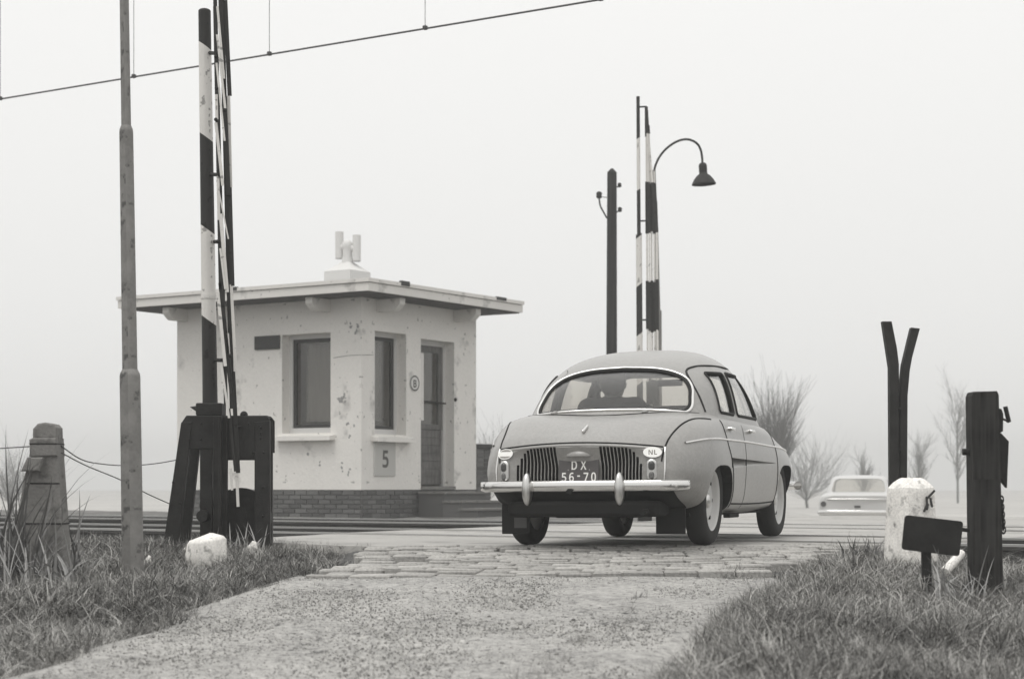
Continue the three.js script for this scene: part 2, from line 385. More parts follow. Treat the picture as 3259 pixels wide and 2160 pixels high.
// ---------------------------------------------------------------- gatekeeper's hut
{
  const L1 = 3.54, L2 = 2.66, T = 0.24, YB = -0.06, YP = 0.35, YW = 3.09;
  const hut = thing('crossing_hut', 'small white plastered hut with flat overhanging roof and brick base', 'hut', V(-2.14, 0, -26.3), TURN);
  const wallWith = (w, holes) => {
    const s = new THREE.Shape([[0, YP], [w, YP], [w, YW], [0, YW]].map(([x, y]) => new THREE.Vector2(x, y)));
    for (const [a, b, c, d] of holes) s.holes.push(new THREE.Path([[a, c], [a, d], [b, d], [b, c]].map(([x, y]) => new THREE.Vector2(x, y))));
    return new THREE.ExtrudeGeometry(s, { depth: T, bevelEnabled: false });
  };
  const fw = wallWith(L1, [[L1 - 1.463, L1 - 0.557, 1.17, 2.61]]); fw.translate(-L1, 0, -T);
  obj('wall', uvm(fw), M.wall, hut);
  // side wall: drawn along +x, then turned so that x -> -z
  const sw = wallWith(L2 - T, [[0.314 - T, 1.074 - T, 1.15, 2.63], [1.44 - T, 2.306 - T, 0.36, 2.59]]);
  sw.rotateY(Math.PI / 2); sw.translate(-T, 0, -T);
  obj('wall', uvm(sw), M.wall, hut);
  obj('wall', box(-L1, 0, YP, YW, -L2 - T, -L2), M.wall, hut);
  obj('wall', box(-L1, -L1 + T, YP, YW, -L2, -T), M.wall, hut);
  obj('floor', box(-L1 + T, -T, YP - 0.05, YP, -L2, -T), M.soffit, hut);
  // brick base
  const base = obj('plinth', box(-L1 + 0.02, -0.02, YB - 0.3, YP - 0.004, -L2 - T + 0.02, -0.02), M.mortar, hut);
  const bg = rbox(0.208, 0.056, 0.03, 0.004, 1), bh = rbox(0.1, 0.056, 0.03, 0.004, 1);
  const course = (len, place) => {
    for (let r = 0; r < 6; r++) for (let s = r % 2 ? -0.11 : 0; s < len - 0.04; s += 0.219) {
      const half = s < 0 || s + 0.21 > len, b = obj('brick', half ? bh : bg, M.bricks[Math.floor(rnd() * 4)], base);
      place(b, s < 0 ? 0.052 : half ? s + 0.055 : s + 0.105, YB + 0.035 + r * 0.0665);
    }
  };
  course(L1 - 0.04, (b, s, y) => b.position.set(-0.02 - s, y, -0.02 + 0.008));
  course(L2 + T - 0.04, (b, s, y) => { b.position.set(-0.02 + 0.008, y, -0.03 - s); b.rotation.y = Math.PI / 2; });
  // roof
  const RX0 = -L1 - 0.70, RX1 = 0.55, RZ0 = -L2 - 0.72, RZ1 = 0.55;
  const roof = obj('roof', [box(RX0 - 0.02, RX1 + 0.02, 3.222, 3.275, RZ0 - 0.02, RZ1 + 0.02)], M.fascia, hut);
  obj('fascia', box(RX0, RX1, 3.10, 3.214, RZ0, RZ1), M.fascia, roof);
  obj('gutter_gap', box(RX0 + 0.02, RX1 - 0.02, 3.214, 3.222, RZ0 + 0.02, RZ1 - 0.02), M.dark, roof);
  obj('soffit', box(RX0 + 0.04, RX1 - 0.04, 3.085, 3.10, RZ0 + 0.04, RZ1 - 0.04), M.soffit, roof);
  {
    const c = [-1.3, 3.53, -1.36], A = [RX0, 3.275, RZ1], B = [RX1, 3.275, RZ1], C = [RX1, 3.275, RZ0], D = [RX0, 3.275, RZ0], c2 = [-1.7, 3.53, -1.36];
    const g = new THREE.BufferGeometry();
    g.setAttribute('position', new THREE.Float32BufferAttribute([...A, ...B, ...c, ...A, ...c, ...c2, ...B, ...C, ...c, ...C, ...D, ...c2, ...C, ...c2, ...c, ...D, ...A, ...c2], 3));
    g.computeVertexNormals();
    obj('roofing_felt', uvm(g), M.roofing, roof);
  }
  const patch = (x, y, z, w, h, d, ry) => { const g = rbox(w, h, d, 0.006, 1); g.rotateY(ry); g.translate(x, y, z); obj('felt_flap', g, M.sash, roof); };
  patch(-1.95, 3.262, RZ1 + 0.006, 0.24, 0.055, 0.05, 0); patch(RX1 + 0.006, 3.268, -0.28, 0.05, 0.07, 0.2, 0); patch(RX1 + 0.006, 3.262, -2.75, 0.05, 0.05, 0.26, 0);
  for (const [x, z, ry] of [[-L1 + 0.16, 0, 0], [-0.62, 0, 0], [0, -0.42, Math.PI / 2], [0, -2.35, Math.PI / 2]]) {
    const g = poly([[0, 2.90], [0.30, 2.90], [0.36, 2.94], [0.42, 3.0], [0.42, 3.083], [0, 3.083]], 0.13, 0.008);
    g.rotateY(ry === 0 ? -Math.PI / 2 : 0); g.translate(x, 0, z);
    obj('bracket', g, M.fascia, hut);
  }
  // chimney with an H-shaped cowl
  const ch = new THREE.Group(); ch.name = 'chimney'; ch.position.set(-1.32, 0, -1.36); hut.add(ch);
  obj('stack', box(-0.25, 0.25, 3.4, 3.655, -0.25, 0.25), M.trim, ch);
  const cone = new THREE.CylinderGeometry(0.09, 0.355, 0.15, 4, 1); cone.rotateY(Math.PI / 4); cone.translate(0, 3.73, 0);
  obj('cap', uvm(cone.toNonIndexed()), M.trim, ch);
  obj('flue', [lathe([[0.085, 3.79], [0.085, 3.86], [0.072, 3.87], [0.072, 4.0], [0.085, 4.03], [0.08, 4.09], [0.05, 4.13], [0.001, 4.145]], 20)], M.trim, ch);
  const pipe = (x, z, y0, y1) => { const g = lathe([[0.052, y1 - 0.005], [0.052, y0 + 0.004], [0.05, y0], [0.062, y0], [0.064, y0 + 0.01], [0.064, y1], [0.052, y1]], 18); g.translate(x, 0, z); obj('cowl_pipe', g, M.trim, ch); };
  pipe(-0.13, 0.03, 3.86, 4.27); pipe(0.14, -0.05, 3.81, 4.21);
  obj('cowl_arm', [rod(V(-0.13, 4.04, 0.03), V(0.14, 4.0, -0.05), 0.055, 0.055, 14)], M.trim, ch);
  // windows
  const windowIn = (x0, x1, y0, y1) => {                     // in a wall whose outer face is z = 0
    const w = new THREE.Group(); w.name = 'window'; hut.add(w);
    const z = -0.17, f = 0.06;
    obj('frame', [box(x0, x0 + f, y0, y1, z - 0.07, z), box(x1 - f, x1, y0, y1, z - 0.07, z), box(x0 + f, x1 - f, y1 - f, y1, z - 0.07, z), box(x0 + f, x1 - f, y0, y0 + f + 0.02, z - 0.07, z)], M.frame, w);
    const a = x0 + f, b = x1 - f, c = y0 + f + 0.02, d = y1 - f, s = 0.05, zz = z - 0.02;
    obj('sash', [box(a, a + s, c, d, zz - 0.04, zz), box(b - s, b, c, d, zz - 0.04, zz), box(a + s, b - s, d - s, d, zz - 0.04, zz), box(a + s, b - s, c, c + s, zz - 0.04, zz)], M.sash, w);
    obj('pane', box(a + s, b - s, c + s, d - s, zz - 0.024, zz - 0.02), M.glass, w);
    const sill = poly([[0.12, -0.02], [0.12, 0.045], [-0.16, 0.085], [-0.16, -0.02]], x1 - x0 + 0.16, 0.008); sill.rotateY(-Math.PI / 2); sill.translate((x0 + x1) / 2, y0 - 0.09, 0.0);
    obj('sill', uvm(sill), M.wall, w);
    return w;
  };
  windowIn(-1.463, -0.557, 1.17, 2.61);
  const w2 = windowIn(-1.074, -0.314, 1.15, 2.63); w2.rotation.y = Math.PI / 2; w2.position.z = -1.388;
  // pleated dark curtain that hangs inside each window
  for (const [x0, x1, y0, y1, turn] of [[-1.3, -0.75, 1.35, 2.5, 0], [-0.95, -0.45, 1.35, 2.5, 1]]) {
    const g = new THREE.PlaneGeometry(x1 - x0, y1 - y0, 60, 1), p = g.attributes.position;
    for (let i = 0; i < p.count; i++) p.setZ(i, 0.006 * Math.sin(p.getX(i) * 50));
    g.translate((x0 + x1) / 2, (y0 + y1) / 2, -0.36); g.computeVertexNormals();
    if (turn) { g.rotateY(Math.PI / 2); g.translate(0, 0, -1.388); }
    obj('curtain', g, mat(0.2, 0.95, { side: THREE.DoubleSide }), hut);
  }
  // door, in the side wall, drawn as if that wall faced z
  const door = new THREE.Group(); door.name = 'door'; door.rotation.y = Math.PI / 2; hut.add(door);
  const D0 = 1.44, D1 = 2.306, z = -0.17;                    // door spans -z 1.44..2.306 -> local x = 1.44..2.306
  obj('frame', [box(D0, D0 + 0.05, 0.4, 2.59, z - 0.07, z), box(D1 - 0.05, D1, 0.4, 2.59, z - 0.07, z), box(D0 + 0.05, D1 - 0.05, 2.52, 2.59, z - 0.07, z)], M.frame, door);
  for (let k = 0; k < 7; k++) obj('board', box(D0 + 0.06, D1 - 0.06, 0.43 + k * 0.118, 0.43 + k * 0.118 + 0.112, z - 0.05, z - 0.03), M.door, door);
  obj('leaf', [box(D0 + 0.05, D0 + 0.15, 1.26, 2.52, z - 0.06, z - 0.02), box(D1 - 0.15, D1 - 0.05, 1.26, 2.52, z - 0.06, z - 0.02), box(D0 + 0.15, D1 - 0.15, 2.42, 2.52, z - 0.06, z - 0.02), box(D0 + 0.15, D1 - 0.15, 1.26, 1.34, z - 0.06, z - 0.02), box(D0 + 0.05, D1 - 0.05, 0.42, 1.259, z - 0.09, z - 0.055)], M.door, door);
  obj('pane', box(D0 + 0.15, D1 - 0.15, 1.34, 2.42, z - 0.042, z - 0.038), M.glass, door);
  obj('handle', [rod(V(D0 + 0.04, 1.68, z + 0.05), V(D1 - 0.06, 1.66, z + 0.05), 0.014, 0.014, 8), rod(V(D0 + 0.1, 1.68, z + 0.05), V(D0 + 0.1, 1.68, z - 0.03), 0.01), rod(V(D1 - 0.1, 1.66, z + 0.05), V(D1 - 0.1, 1.66, z - 0.03), 0.01)], M.iron, door);
  obj('notice_strip', box(-0.035, -0.015, 1.38, 2.38, -1.535, -1.442), M.whitePaint, hut);
  obj('threshold', box(-0.26, 0.03, 0.352, 0.4, -2.305, -1.441), M.steps, hut);
  // signs on the walls
  const plate = (w, h, draw, name) => {
    const c = document.createElement('canvas'); c.width = Math.round(256 * w / h); c.height = 256;
    const x = c.getContext('2d'); draw(x, c.width, c.height);
    const t = new THREE.CanvasTexture(c); t.colorSpace = THREE.SRGBColorSpace;
    const g = new THREE.BoxGeometry(w, h, 0.015), m = new THREE.MeshStandardMaterial({ map: t, roughness: 0.6 });
    return new THREE.Mesh(g, [M.frame, M.frame, M.frame, M.frame, m, M.frame]);
  };
  const five = plate(0.5, 0.5, (x, w, h) => { x.fillStyle = '#b4b3af'; x.fillRect(0, 0, w, h); x.fillStyle = '#4a4846'; x.font = 'bold 178px sans-serif'; x.textAlign = 'center'; x.textBaseline = 'middle'; x.save(); x.translate(w / 2 + 4, h / 2 + 4); x.scale(0.9, 1); x.fillText('5', 0, 0); x.restore(); });
  five.name = 'number_plate'; five.position.set(0.01, 0.80, -0.54); five.rotation.y = Math.PI / 2; five.castShadow = five.receiveShadow = true; hut.add(five);
  const cB = document.createElement('canvas'); cB.width = cB.height = 256;
  { const x = cB.getContext('2d'); x.fillStyle = '#cfcecb'; x.fillRect(0, 0, 256, 256); x.strokeStyle = '#3c3a39'; x.lineWidth = 22; x.beginPath(); x.arc(128, 128, 112, 0, 7); x.stroke(); x.fillStyle = '#3c3a39'; x.font = 'bold 170px sans-serif'; x.textAlign = 'center'; x.textBaseline = 'middle'; x.fillText('B', 128, 136); }
  const tB = new THREE.CanvasTexture(cB); tB.colorSpace = THREE.SRGBColorSpace;
  const disc = new THREE.CylinderGeometry(0.12, 0.12, 0.012, 32); disc.rotateY(Math.PI / 2); disc.rotateX(Math.PI / 2);
  const bd = new THREE.Mesh(disc, [M.frame, new THREE.MeshStandardMaterial({ map: tB, roughness: 0.6 }), M.frame]);
  bd.name = 'round_emblem'; bd.position.set(0.008, 1.92, -1.27); bd.rotation.y = Math.PI / 2; bd.castShadow = bd.receiveShadow = true; hut.add(bd);
  const ns = rbox(0.48, 0.2, 0.03, 0.01); ns.translate(-1.732, 2.51, 0.017);
  obj('dark_name_board', ns, M.sash, hut);
  obj('crack', tube([V(0.001, 2.0 + 0.28, -0.28), V(0.001, 2.0 + 0.27, -0.1), V(0.001, 2.265, 0)], 0.004, 10, 5), M.mortar, hut);
  obj('crack', tube([V(-0.5, 2.24, 0.001), V(-0.25, 2.262, 0.001), V(0, 2.265, 0.001)], 0.004, 10, 5), M.mortar, hut);
  const chip = (x, y, n, sp, m = M.mortar) => { const o = []; for (let k = 0; k < n; k++) { const g = new THREE.CylinderGeometry(1, 1, 0.004, 7); g.rotateX(Math.PI / 2); g.scale(rr(0.008, 0.026), rr(0.008, 0.03), 1); g.rotateZ(rr(0, 3)); const a = rr(0, 6.3), q = sp * Math.sqrt(rnd()); g.translate(x + Math.cos(a) * q, y + Math.sin(a) * q * 0.9, 0.0005 + k * 0.0002); o.push(g); } obj('plaster_chip', o, mat(0.3, 0.95), hut); };
  chip(-0.37, 1.66, 12, 0.10); chip(-0.28, 0.66, 6, 0.12); chip(-0.12, 2.66, 7, 0.1); chip(-0.2, 1.2, 5, 0.12); chip(-1.9, 0.8, 5, 0.25); chip(-0.9, 0.75, 4, 0.2);
  const bell = obj('bell', lathe([[0.001, 0.03], [0.025, 0.02], [0.03, 0], [0.001, 0]], 14), M.iron, hut); bell.rotation.z = -Math.PI / 2; bell.position.set(0.0, 1.72, -2.33);
  // steps up to the door
  const st = thing('door_steps', 'three brick and concrete steps up to the door of the white hut', 'steps', V(-2.14, 0, -26.3), TURN);
  obj('step', box(0.03, 0.5, -0.2, 0.29, -2.42, -1.34), M.bricks[1], st); obj('step', box(0.5, 0.82, -0.2, 0.16, -2.42, -1.3), M.bricks[2], st); obj('step', box(0.82, 1.15, -0.2, 0.05, -2.42, -1.26), M.bricks[1], st);
  obj('tread', box(0.03, 0.53, 0.29, 0.325, -2.44, -1.32), M.steps, st); obj('tread', box(0.5, 0.85, 0.16, 0.19, -2.44, -1.28), M.steps, st); obj('tread', box(0.82, 1.18, 0.05, 0.08, -2.44, -1.24), M.steps, st);
  // brick pier behind the steps
  const pr = thing('brick_pier', 'square dark brick pier with a slab cap behind the hut', 'pier', V(-0.62, 0, -29.6), TURN);
  const core = obj('pier_core', box(-0.2, 0.2, -0.4, 1.0, -0.2, 0.2), M.mortar, pr);
  for (let r = 0; r < 16; r++) for (const s of [0, 1]) {
    const f = obj('brick', bg, M.bricks[Math.floor(rnd() * 4)], core); f.position.set(s * 0.2 - 0.1 + (r % 2 ? 0.0 : 0), -0.05 + r * 0.0665, 0.196);
    f.scale.x = 0.9;
    const k = obj('brick', bg, M.bricks[Math.floor(rnd() * 4)], core); k.rotation.y = Math.PI / 2; k.position.set(0.196, -0.05 + r * 0.0665, s * 0.2 - 0.1); k.scale.x = 0.9;
  }
  obj('cap', (() => { const g = rbox(0.5, 0.07, 0.5, 0.012); g.translate(0, 1.036, 0); return g; })(), M.sash, pr);
}

// ---------------------------------------------------------------- motor cars
// a car is drawn with x to its right, y up and z backwards; "a" below is metres forward of the rear axle
const ev = new Evaluator();
ev.attributes = ['position', 'normal', 'uv'];
function brush(g, m) { const b = new Brush(g, m); b.updateMatrixWorld(true); return b; }
function cut(a, b, op = SUBTRACTION) { const r = ev.evaluate(a, b, op); r.updateMatrixWorld(true); return r; }
function spl(xs, ys) {                                       // smooth monotone-ish curve through the stations
  const n = xs.length, m = ys.map((_, i) => i === 0 ? (ys[1] - ys[0]) / (xs[1] - xs[0]) : i === n - 1 ? (ys[n - 1] - ys[n - 2]) / (xs[n - 1] - xs[n - 2]) : (ys[i + 1] - ys[i - 1]) / (xs[i + 1] - xs[i - 1]));
  return (x) => {
    let i = 0; while (i < n - 2 && x > xs[i + 1]) i++;
    const h = xs[i + 1] - xs[i], t = clamp((x - xs[i]) / h, 0, 1), t2 = t * t, t3 = t2 * t;
    return (2 * t3 - 3 * t2 + 1) * ys[i] + (t3 - 2 * t2 + t) * h * m[i] + (-2 * t3 + 3 * t2) * ys[i + 1] + (t3 - t2) * h * m[i + 1];
  };
}
function lowerBody(rows, bend, nst = 84) {                   // rows: a, yb, wb, yl, wl, ym, wm, ys, ws, yt, wt, yc
  const xs = rows.map((r) => r[0]), f = [];
  for (let k = 1; k < 12; k++) f[k] = spl(xs, rows.map((r) => r[k]));
  const rings = [], a0 = xs[0], a1 = xs[xs.length - 1];
  for (let i = 0; i <= nst; i++) {
    const t = i / nst, a = lerp(a0, a1, 0.5 - 0.5 * Math.cos(Math.PI * t) * (0.55 + 0.45 * Math.abs(Math.cos(Math.PI * t)))), v = f.map((q) => q && q(a));
    const half = new THREE.CatmullRomCurve3([V(0, v[1], 0), V(v[2], v[1], 0), V(v[4], v[3], 0), V(v[6], v[5], 0), V(v[8], v[7], 0), V(v[10], v[9], 0), V(0, v[11], 0)], false, 'centripetal');
    const pts = [];
    const add = (q, s) => { const p = V(q.x * s, q.y, -a); if (bend) bend(p); pts.push(p); };
    const N = 40;
    for (let k = 0; k < N; k++) add(half.getPoint(k / N), 1);
    for (let k = N; k > 0; k--) add(half.getPoint(k / N), -1);
    pts[0].x = 0; pts[N].x = 0;
    rings.push(pts);
  }
  rings.reverse();                                           // front to back
  return loft(rings);
}
function greenhouse(rows, shrink = 0, drop = 0) {            // rows: rear a, y, front a, y, side w, y, squareness
  const M_ = 26, rings = [], NA = 72, T = rows.map((_, i) => i), f = rows[0].map((_, k) => spl(T, rows.map((r) => r[k])));
  for (let i = 0; i <= M_; i++) {
    const t = i / M_ * (rows.length - 1), [ra, ry, fa, fy, sw, sy, n] = f.map((q) => q(t)), ring = [];
    for (let j = 0; j < NA; j++) {
      const th = j / NA * 2 * Math.PI, c = Math.cos(th), s = Math.sin(th);
      const ca = Math.sign(c) * Math.abs(c) ** (2 / n), cs = Math.sign(s) * Math.abs(s) ** (2 / n);
      const mid = (ra + fa) / 2, half = Math.max(0.001, (fa - ra) / 2), w2 = ca * ca / (ca * ca + cs * cs);
      ring.push(V(cs * Math.max(0.001, sw), lerp(sy, c > 0 ? fy : ry, w2), -(mid + half * ca)));
    }
    rings.push(ring);
  }
  for (const r of rings) r.reverse();
  const g = loft(rings);
  if (shrink) {
    const p = g.attributes.position, nn = g.attributes.normal;
    for (let i = 0; i < p.count; i++) p.setXYZ(i, p.getX(i) - nn.getX(i) * shrink, p.getY(i) - nn.getY(i) * shrink, p.getZ(i) - nn.getZ(i) * shrink);
  }
  if (drop) { const p = g.attributes.position; for (let i = 0; i < p.count; i++) if (p.getY(i) < rows[0][1] + 0.045) p.setY(i, p.getY(i) - drop); }
  return g;
}
function prism(pts, dir, lo, hi, r = 0) {                    // outline pushed along z ('z': points are x,y) or along x ('x': points are a,y)
  let s;
  if (r) {
    s = new THREE.Shape(); const n = pts.length;
    pts.forEach((p, i) => {
      const a = pts[(i + n - 1) % n], b = pts[(i + 1) % n], u = new THREE.Vector2(...p);
      const da = new THREE.Vector2(...a).sub(u), db = new THREE.Vector2(...b).sub(u);
      const ra = Math.min(r, da.length() * 0.45), rb = Math.min(r, db.length() * 0.45);
      const q0 = u.clone().add(da.normalize().multiplyScalar(ra)), q1 = u.clone().add(db.normalize().multiplyScalar(rb));
      i ? s.lineTo(q0.x, q0.y) : s.moveTo(q0.x, q0.y);
      s.quadraticCurveTo(u.x, u.y, q1.x, q1.y);
    });
    s.closePath();
  } else s = new THREE.Shape(pts.map((p) => new THREE.Vector2(...p)));
  const g = new THREE.ExtrudeGeometry(s, { depth: hi - lo, bevelEnabled: false, curveSegments: 8 });
  g.translate(0, 0, lo);
  if (dir === 'x') g.applyMatrix4(new THREE.Matrix4().makeBasis(V(0, 0, -1), V(0, 1, 0), V(1, 0, 0)));   // a -> -z, depth -> x
  return g;
}
const ray = new THREE.Raycaster();
function hit(mesh, from, dir) { ray.set(from, dir.clone().normalize()); const h = ray.intersectObject(mesh, false)[0]; return h && { p: h.point.clone(), n: h.face.normal.clone() }; }
function along(mesh, pts, kind, lift = 0) {                  // pts dropped on a body: 'rear' (x, y), 'side' (a, y, sign), 'top' (x, a)
  const out = [];
  for (const q of pts) {
    const h = kind === 'rear' ? hit(mesh, V(q[0], q[1], 3), V(0, 0, -1)) : kind === 'top' ? hit(mesh, V(q[0], 3, -q[1]), V(0, -1, 0)) : hit(mesh, V(3 * q[2], q[1], -q[0]), V(-q[2], 0, 0));
    if (h) out.push(h.p.addScaledVector(h.n, lift));
  }
  return out;
}
function dense(pts, n = 8) { const c = new THREE.CatmullRomCurve3(pts.map(([x, y]) => V(x, y, 0)), false, 'centripetal'); return c.getPoints(n * pts.length).map((v) => [v.x, v.y]); }
function wheelParts(parent, x, a, r, w, side, camber, tyreM, rimM, capM) {
  const wh = new THREE.Group(); wh.name = 'wheel'; wh.position.set(x, r, -a); wh.rotation.z = -side * camber; parent.add(wh);
  const h = w / 2, spin = (g) => { g.rotateZ(-Math.PI / 2 * side); return g; };   // lathe axis y -> outward x
  obj('tyre', spin(lathe([[r * 0.66, -h * 0.8], [r * 0.80, -h], [r * 0.93, -h * 0.92], [r * 0.985, -h * 0.66], [r, -h * 0.3], [r, h * 0.3], [r * 0.985, h * 0.66], [r * 0.93, h * 0.92], [r * 0.80, h], [r * 0.68, h * 0.9], [r * 0.66, h * 0.8]], 48)), tyreM, wh);
  obj('rim', spin(lathe([[0.001, -h * 0.2], [r * 0.6, -h * 0.2], [r * 0.66, -h * 0.75], [r * 0.685, h * 0.84], [r * 0.665, h * 0.88], [r * 0.62, h * 0.62], [r * 0.60, h * 0.2], [r * 0.52, h * 0.12], [r * 0.44, h * 0.32], [r * 0.36, h * 0.44], [r * 0.2, h * 0.3], [0.001, h * 0.3]], 48)), rimM, wh);
  obj('hub_cap', spin(lathe([[r * 0.17, h * 0.28], [r * 0.16, h * 0.46], [r * 0.1, h * 0.58], [0.001, h * 0.62]], 24)), capM, wh);
  for (let k = 0; k < 8; k++) {
    const g = new THREE.CylinderGeometry(0.014, 0.014, 0.012, 10); g.translate(0, h * 0.20, 0); g.rotateZ(-Math.PI / 2 * side);
    g.translate(0, r * 0.535 * Math.cos(k * Math.PI / 4), r * 0.535 * Math.sin(k * Math.PI / 4));
    obj('rim_slot', g, M.dark, wh);
  }
  return wh;
}
function sweep(path, sec) {                                  // section [out, up] carried along a level path
  const rings = path.map((p, i) => {
    const t = path[Math.min(i + 1, path.length - 1)].clone().sub(path[Math.max(i - 1, 0)]).normalize(), o = V(t.z, 0, -t.x);
    const e = Math.min(p.distanceTo(path[0]), p.distanceTo(path[path.length - 1])) / 0.07, k = e < 1 ? 0.12 + 0.88 * Math.sqrt(1 - (1 - e) ** 2) : 1; return sec.map(([u, v]) => V(p.x + o.x * u * k, p.y + v * k, p.z + o.z * u * k));
  });
  return loft(rings);
}
const paint = new THREE.MeshPhysicalMaterial({ color: grey(0.285), roughness: 0.42, clearcoat: 0.6, clearcoatRoughness: 0.25,
  map: tex(512, (u, v) => 0.86 + 0.16 * (fbm(u, v, 5, 5, 131) - 0.5) + 0.2 * (fbm(u, v, 120, 2, 133) - 0.5), 1.4) });
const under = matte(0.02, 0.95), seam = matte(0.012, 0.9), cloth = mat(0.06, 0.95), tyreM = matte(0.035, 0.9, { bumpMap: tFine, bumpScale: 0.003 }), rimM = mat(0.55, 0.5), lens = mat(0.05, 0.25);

function saloon() {
  // rear axle at (0.70, 12.68), heading 19.3 degrees to the right of the view
  const car = thing('saloon_car', 'small grey rear-engined saloon car driving away over the crossing', 'car', V(0.70, roadY(0.7, 12.68) + 0.004, -12.68), -19.3 * Math.PI / 180);
  car.rotation.z = 0.008;
  const rows = [
    [-0.875, 0.30, 0.36, 0.335, 0.45, 0.46, 0.50, 0.57, 0.485, 0.625, 0.44, 0.655],
    [-0.86, 0.285, 0.44, 0.325, 0.55, 0.45, 0.595, 0.58, 0.575, 0.645, 0.51, 0.68],
    [-0.80, 0.27, 0.49, 0.31, 0.60, 0.445, 0.655, 0.61, 0.64, 0.70, 0.555, 0.722],
    [-0.62, 0.255, 0.52, 0.30, 0.65, 0.44, 0.715, 0.665, 0.695, 0.783, 0.578, 0.796],
    [-0.40, 0.24, 0.54, 0.295, 0.70, 0.45, 0.75, 0.715, 0.725, 0.838, 0.60, 0.852],
    [-0.18, 0.23, 0.55, 0.29, 0.715, 0.46, 0.765, 0.742, 0.738, 0.864, 0.638, 0.888],
    [0.05, 0.22, 0.56, 0.28, 0.715, 0.48, 0.768, 0.748, 0.744, 0.87, 0.665, 0.90],
    [0.4, 0.21, 0.59, 0.255, 0.71, 0.48, 0.758, 0.738, 0.745, 0.865, 0.69, 0.90],
    [0.9, 0.205, 0.60, 0.25, 0.705, 0.48, 0.752, 0.728, 0.744, 0.858, 0.695, 0.90],
    [1.4, 0.205, 0.60, 0.25, 0.705, 0.48, 0.752, 0.718, 0.742, 0.848, 0.69, 0.89],
    [1.85, 0.215, 0.58, 0.26, 0.705, 0.48, 0.755, 0.70, 0.738, 0.83, 0.67, 0.872],
    [2.27, 0.23, 0.56, 0.28, 0.70, 0.48, 0.758, 0.68, 0.728, 0.79, 0.60, 0.83],
    [2.6, 0.25, 0.54, 0.30, 0.68, 0.48, 0.74, 0.66, 0.70, 0.755, 0.52, 0.775],
    [2.9, 0.28, 0.48, 0.32, 0.60, 0.46, 0.67, 0.61, 0.63, 0.69, 0.42, 0.70],
    [3.02, 0.30, 0.40, 0.34, 0.50, 0.46, 0.56, 0.59, 0.53, 0.64, 0.34, 0.65],
    [3.06, 0.33, 0.3, 0.36, 0.38, 0.46, 0.44, 0.57, 0.42, 0.60, 0.28, 0.61]];
  const bend = (p) => {
    const a = -p.z, r = sstep(0.25, 0.84, -a);
    let d = r * (0.22 * p.x * p.x + 0.22 * Math.max(0, p.y - 0.5) + 1.7 * Math.max(0, 0.41 - p.y));
    const q = sstep(2.4, 3.0, a); d -= q * 0.4 * p.x * p.x;
    p.z -= d;
  };
  let body = brush(lowerBody(rows, bend), paint);
  const smooth = new THREE.Mesh(body.geometry, paint); smooth.updateMatrixWorld(true);
  // wheel openings, boot of the cabin, side air scoops, cooling slots
  const archPts = (c, r, y, f, b) => { const o = []; for (let k = 0; k <= 20; k++) { const t = Math.PI * k / 20; const ct = Math.cos(t), n = 0.62; o.push([c + (ct > 0 ? f : b) * Math.sign(ct) * Math.abs(ct) ** n, y + r * Math.abs(Math.sin(t)) ** n]); } o.push([c - b, -0.2], [c + f, -0.2]); return o; };
  for (const s of [-1, 1]) {
    const lo = s > 0 ? 0.45 : -1.1, hi = s > 0 ? 1.1 : -0.45;
    body = cut(body, brush(prism(archPts(0.02, 0.31, 0.228, 0.33, 0.37), 'x', lo, hi), under));
    body = cut(body, brush(prism(archPts(2.27, 0.32, 0.24, 0.34, 0.34), 'x', lo, hi), under));
    const sg = new THREE.BufferGeometry();                   // wedge: deep at the rear door's back edge, running out forwards
    const w = (a, y, x) => [x * s, y, -a];
    const A = w(0.27, 0.592, 0.9), B = w(0.27, 0.592, 0.69), C = w(0.27, 0.53, 0.9), D = w(1.85, 0.572, 0.9), E = w(1.85, 0.572, 0.752), G = w(0.27, 0.52, 0.762);
    const T = (...v) => v.flat();
    sg.setAttribute('position', new THREE.Float32BufferAttribute(T(A, D, E, A, E, B, C, G, E, C, E, D, G, B, E, A, B, G, A, G, C, A, C, D), 3));
    if (s < 0) { const ar = sg.attributes.position.array; for (let i = 0; i < ar.length; i += 9) for (let k = 0; k < 3; k++) { const t = ar[i + k]; ar[i + k] = ar[i + 3 + k]; ar[i + 3 + k] = t; } }
    sg.computeVertexNormals(); sg.setAttribute('uv', new THREE.Float32BufferAttribute(new Float32Array(48), 2));
    body = cut(body, brush(sg, paint));
  }
  body = cut(body, brush(prism([[0.12, 0.36], [0.12, 1.2], [1.85, 1.2], [1.85, 0.36]], 'x', -0.6, 0.6), cloth));
  const slots = [];
  for (const s of [-1, 1]) for (let k = 0; k < 12; k++) {
    const x = s * (0.155 + k * 0.0235), top = 0.658 - 0.0018 * k - (k > 7 ? (k - 7) ** 2 * 0.006 : 0);
    const g = new THREE.BoxGeometry(0.0165, top - 0.44, 0.16); g.translate(x, (top + 0.44) / 2, 0.80); slots.push(g);
  }
  body = cut(body, brush(merge(slots), under));
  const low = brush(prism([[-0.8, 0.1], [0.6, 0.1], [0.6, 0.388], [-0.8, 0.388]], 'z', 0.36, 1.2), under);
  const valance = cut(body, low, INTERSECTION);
  obj('shaded_valance', valance.geometry, under, car);  // lower tail in dark material, painted-in shade below the bumper
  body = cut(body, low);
  body.name = 'body'; body.castShadow = body.receiveShadow = true;
  const bodyM = new THREE.Mesh(uvm(body.geometry.toNonIndexed ? body.geometry : body.geometry), body.material); bodyM.name = 'body'; bodyM.castShadow = bodyM.receiveShadow = true;
  car.add(bodyM);
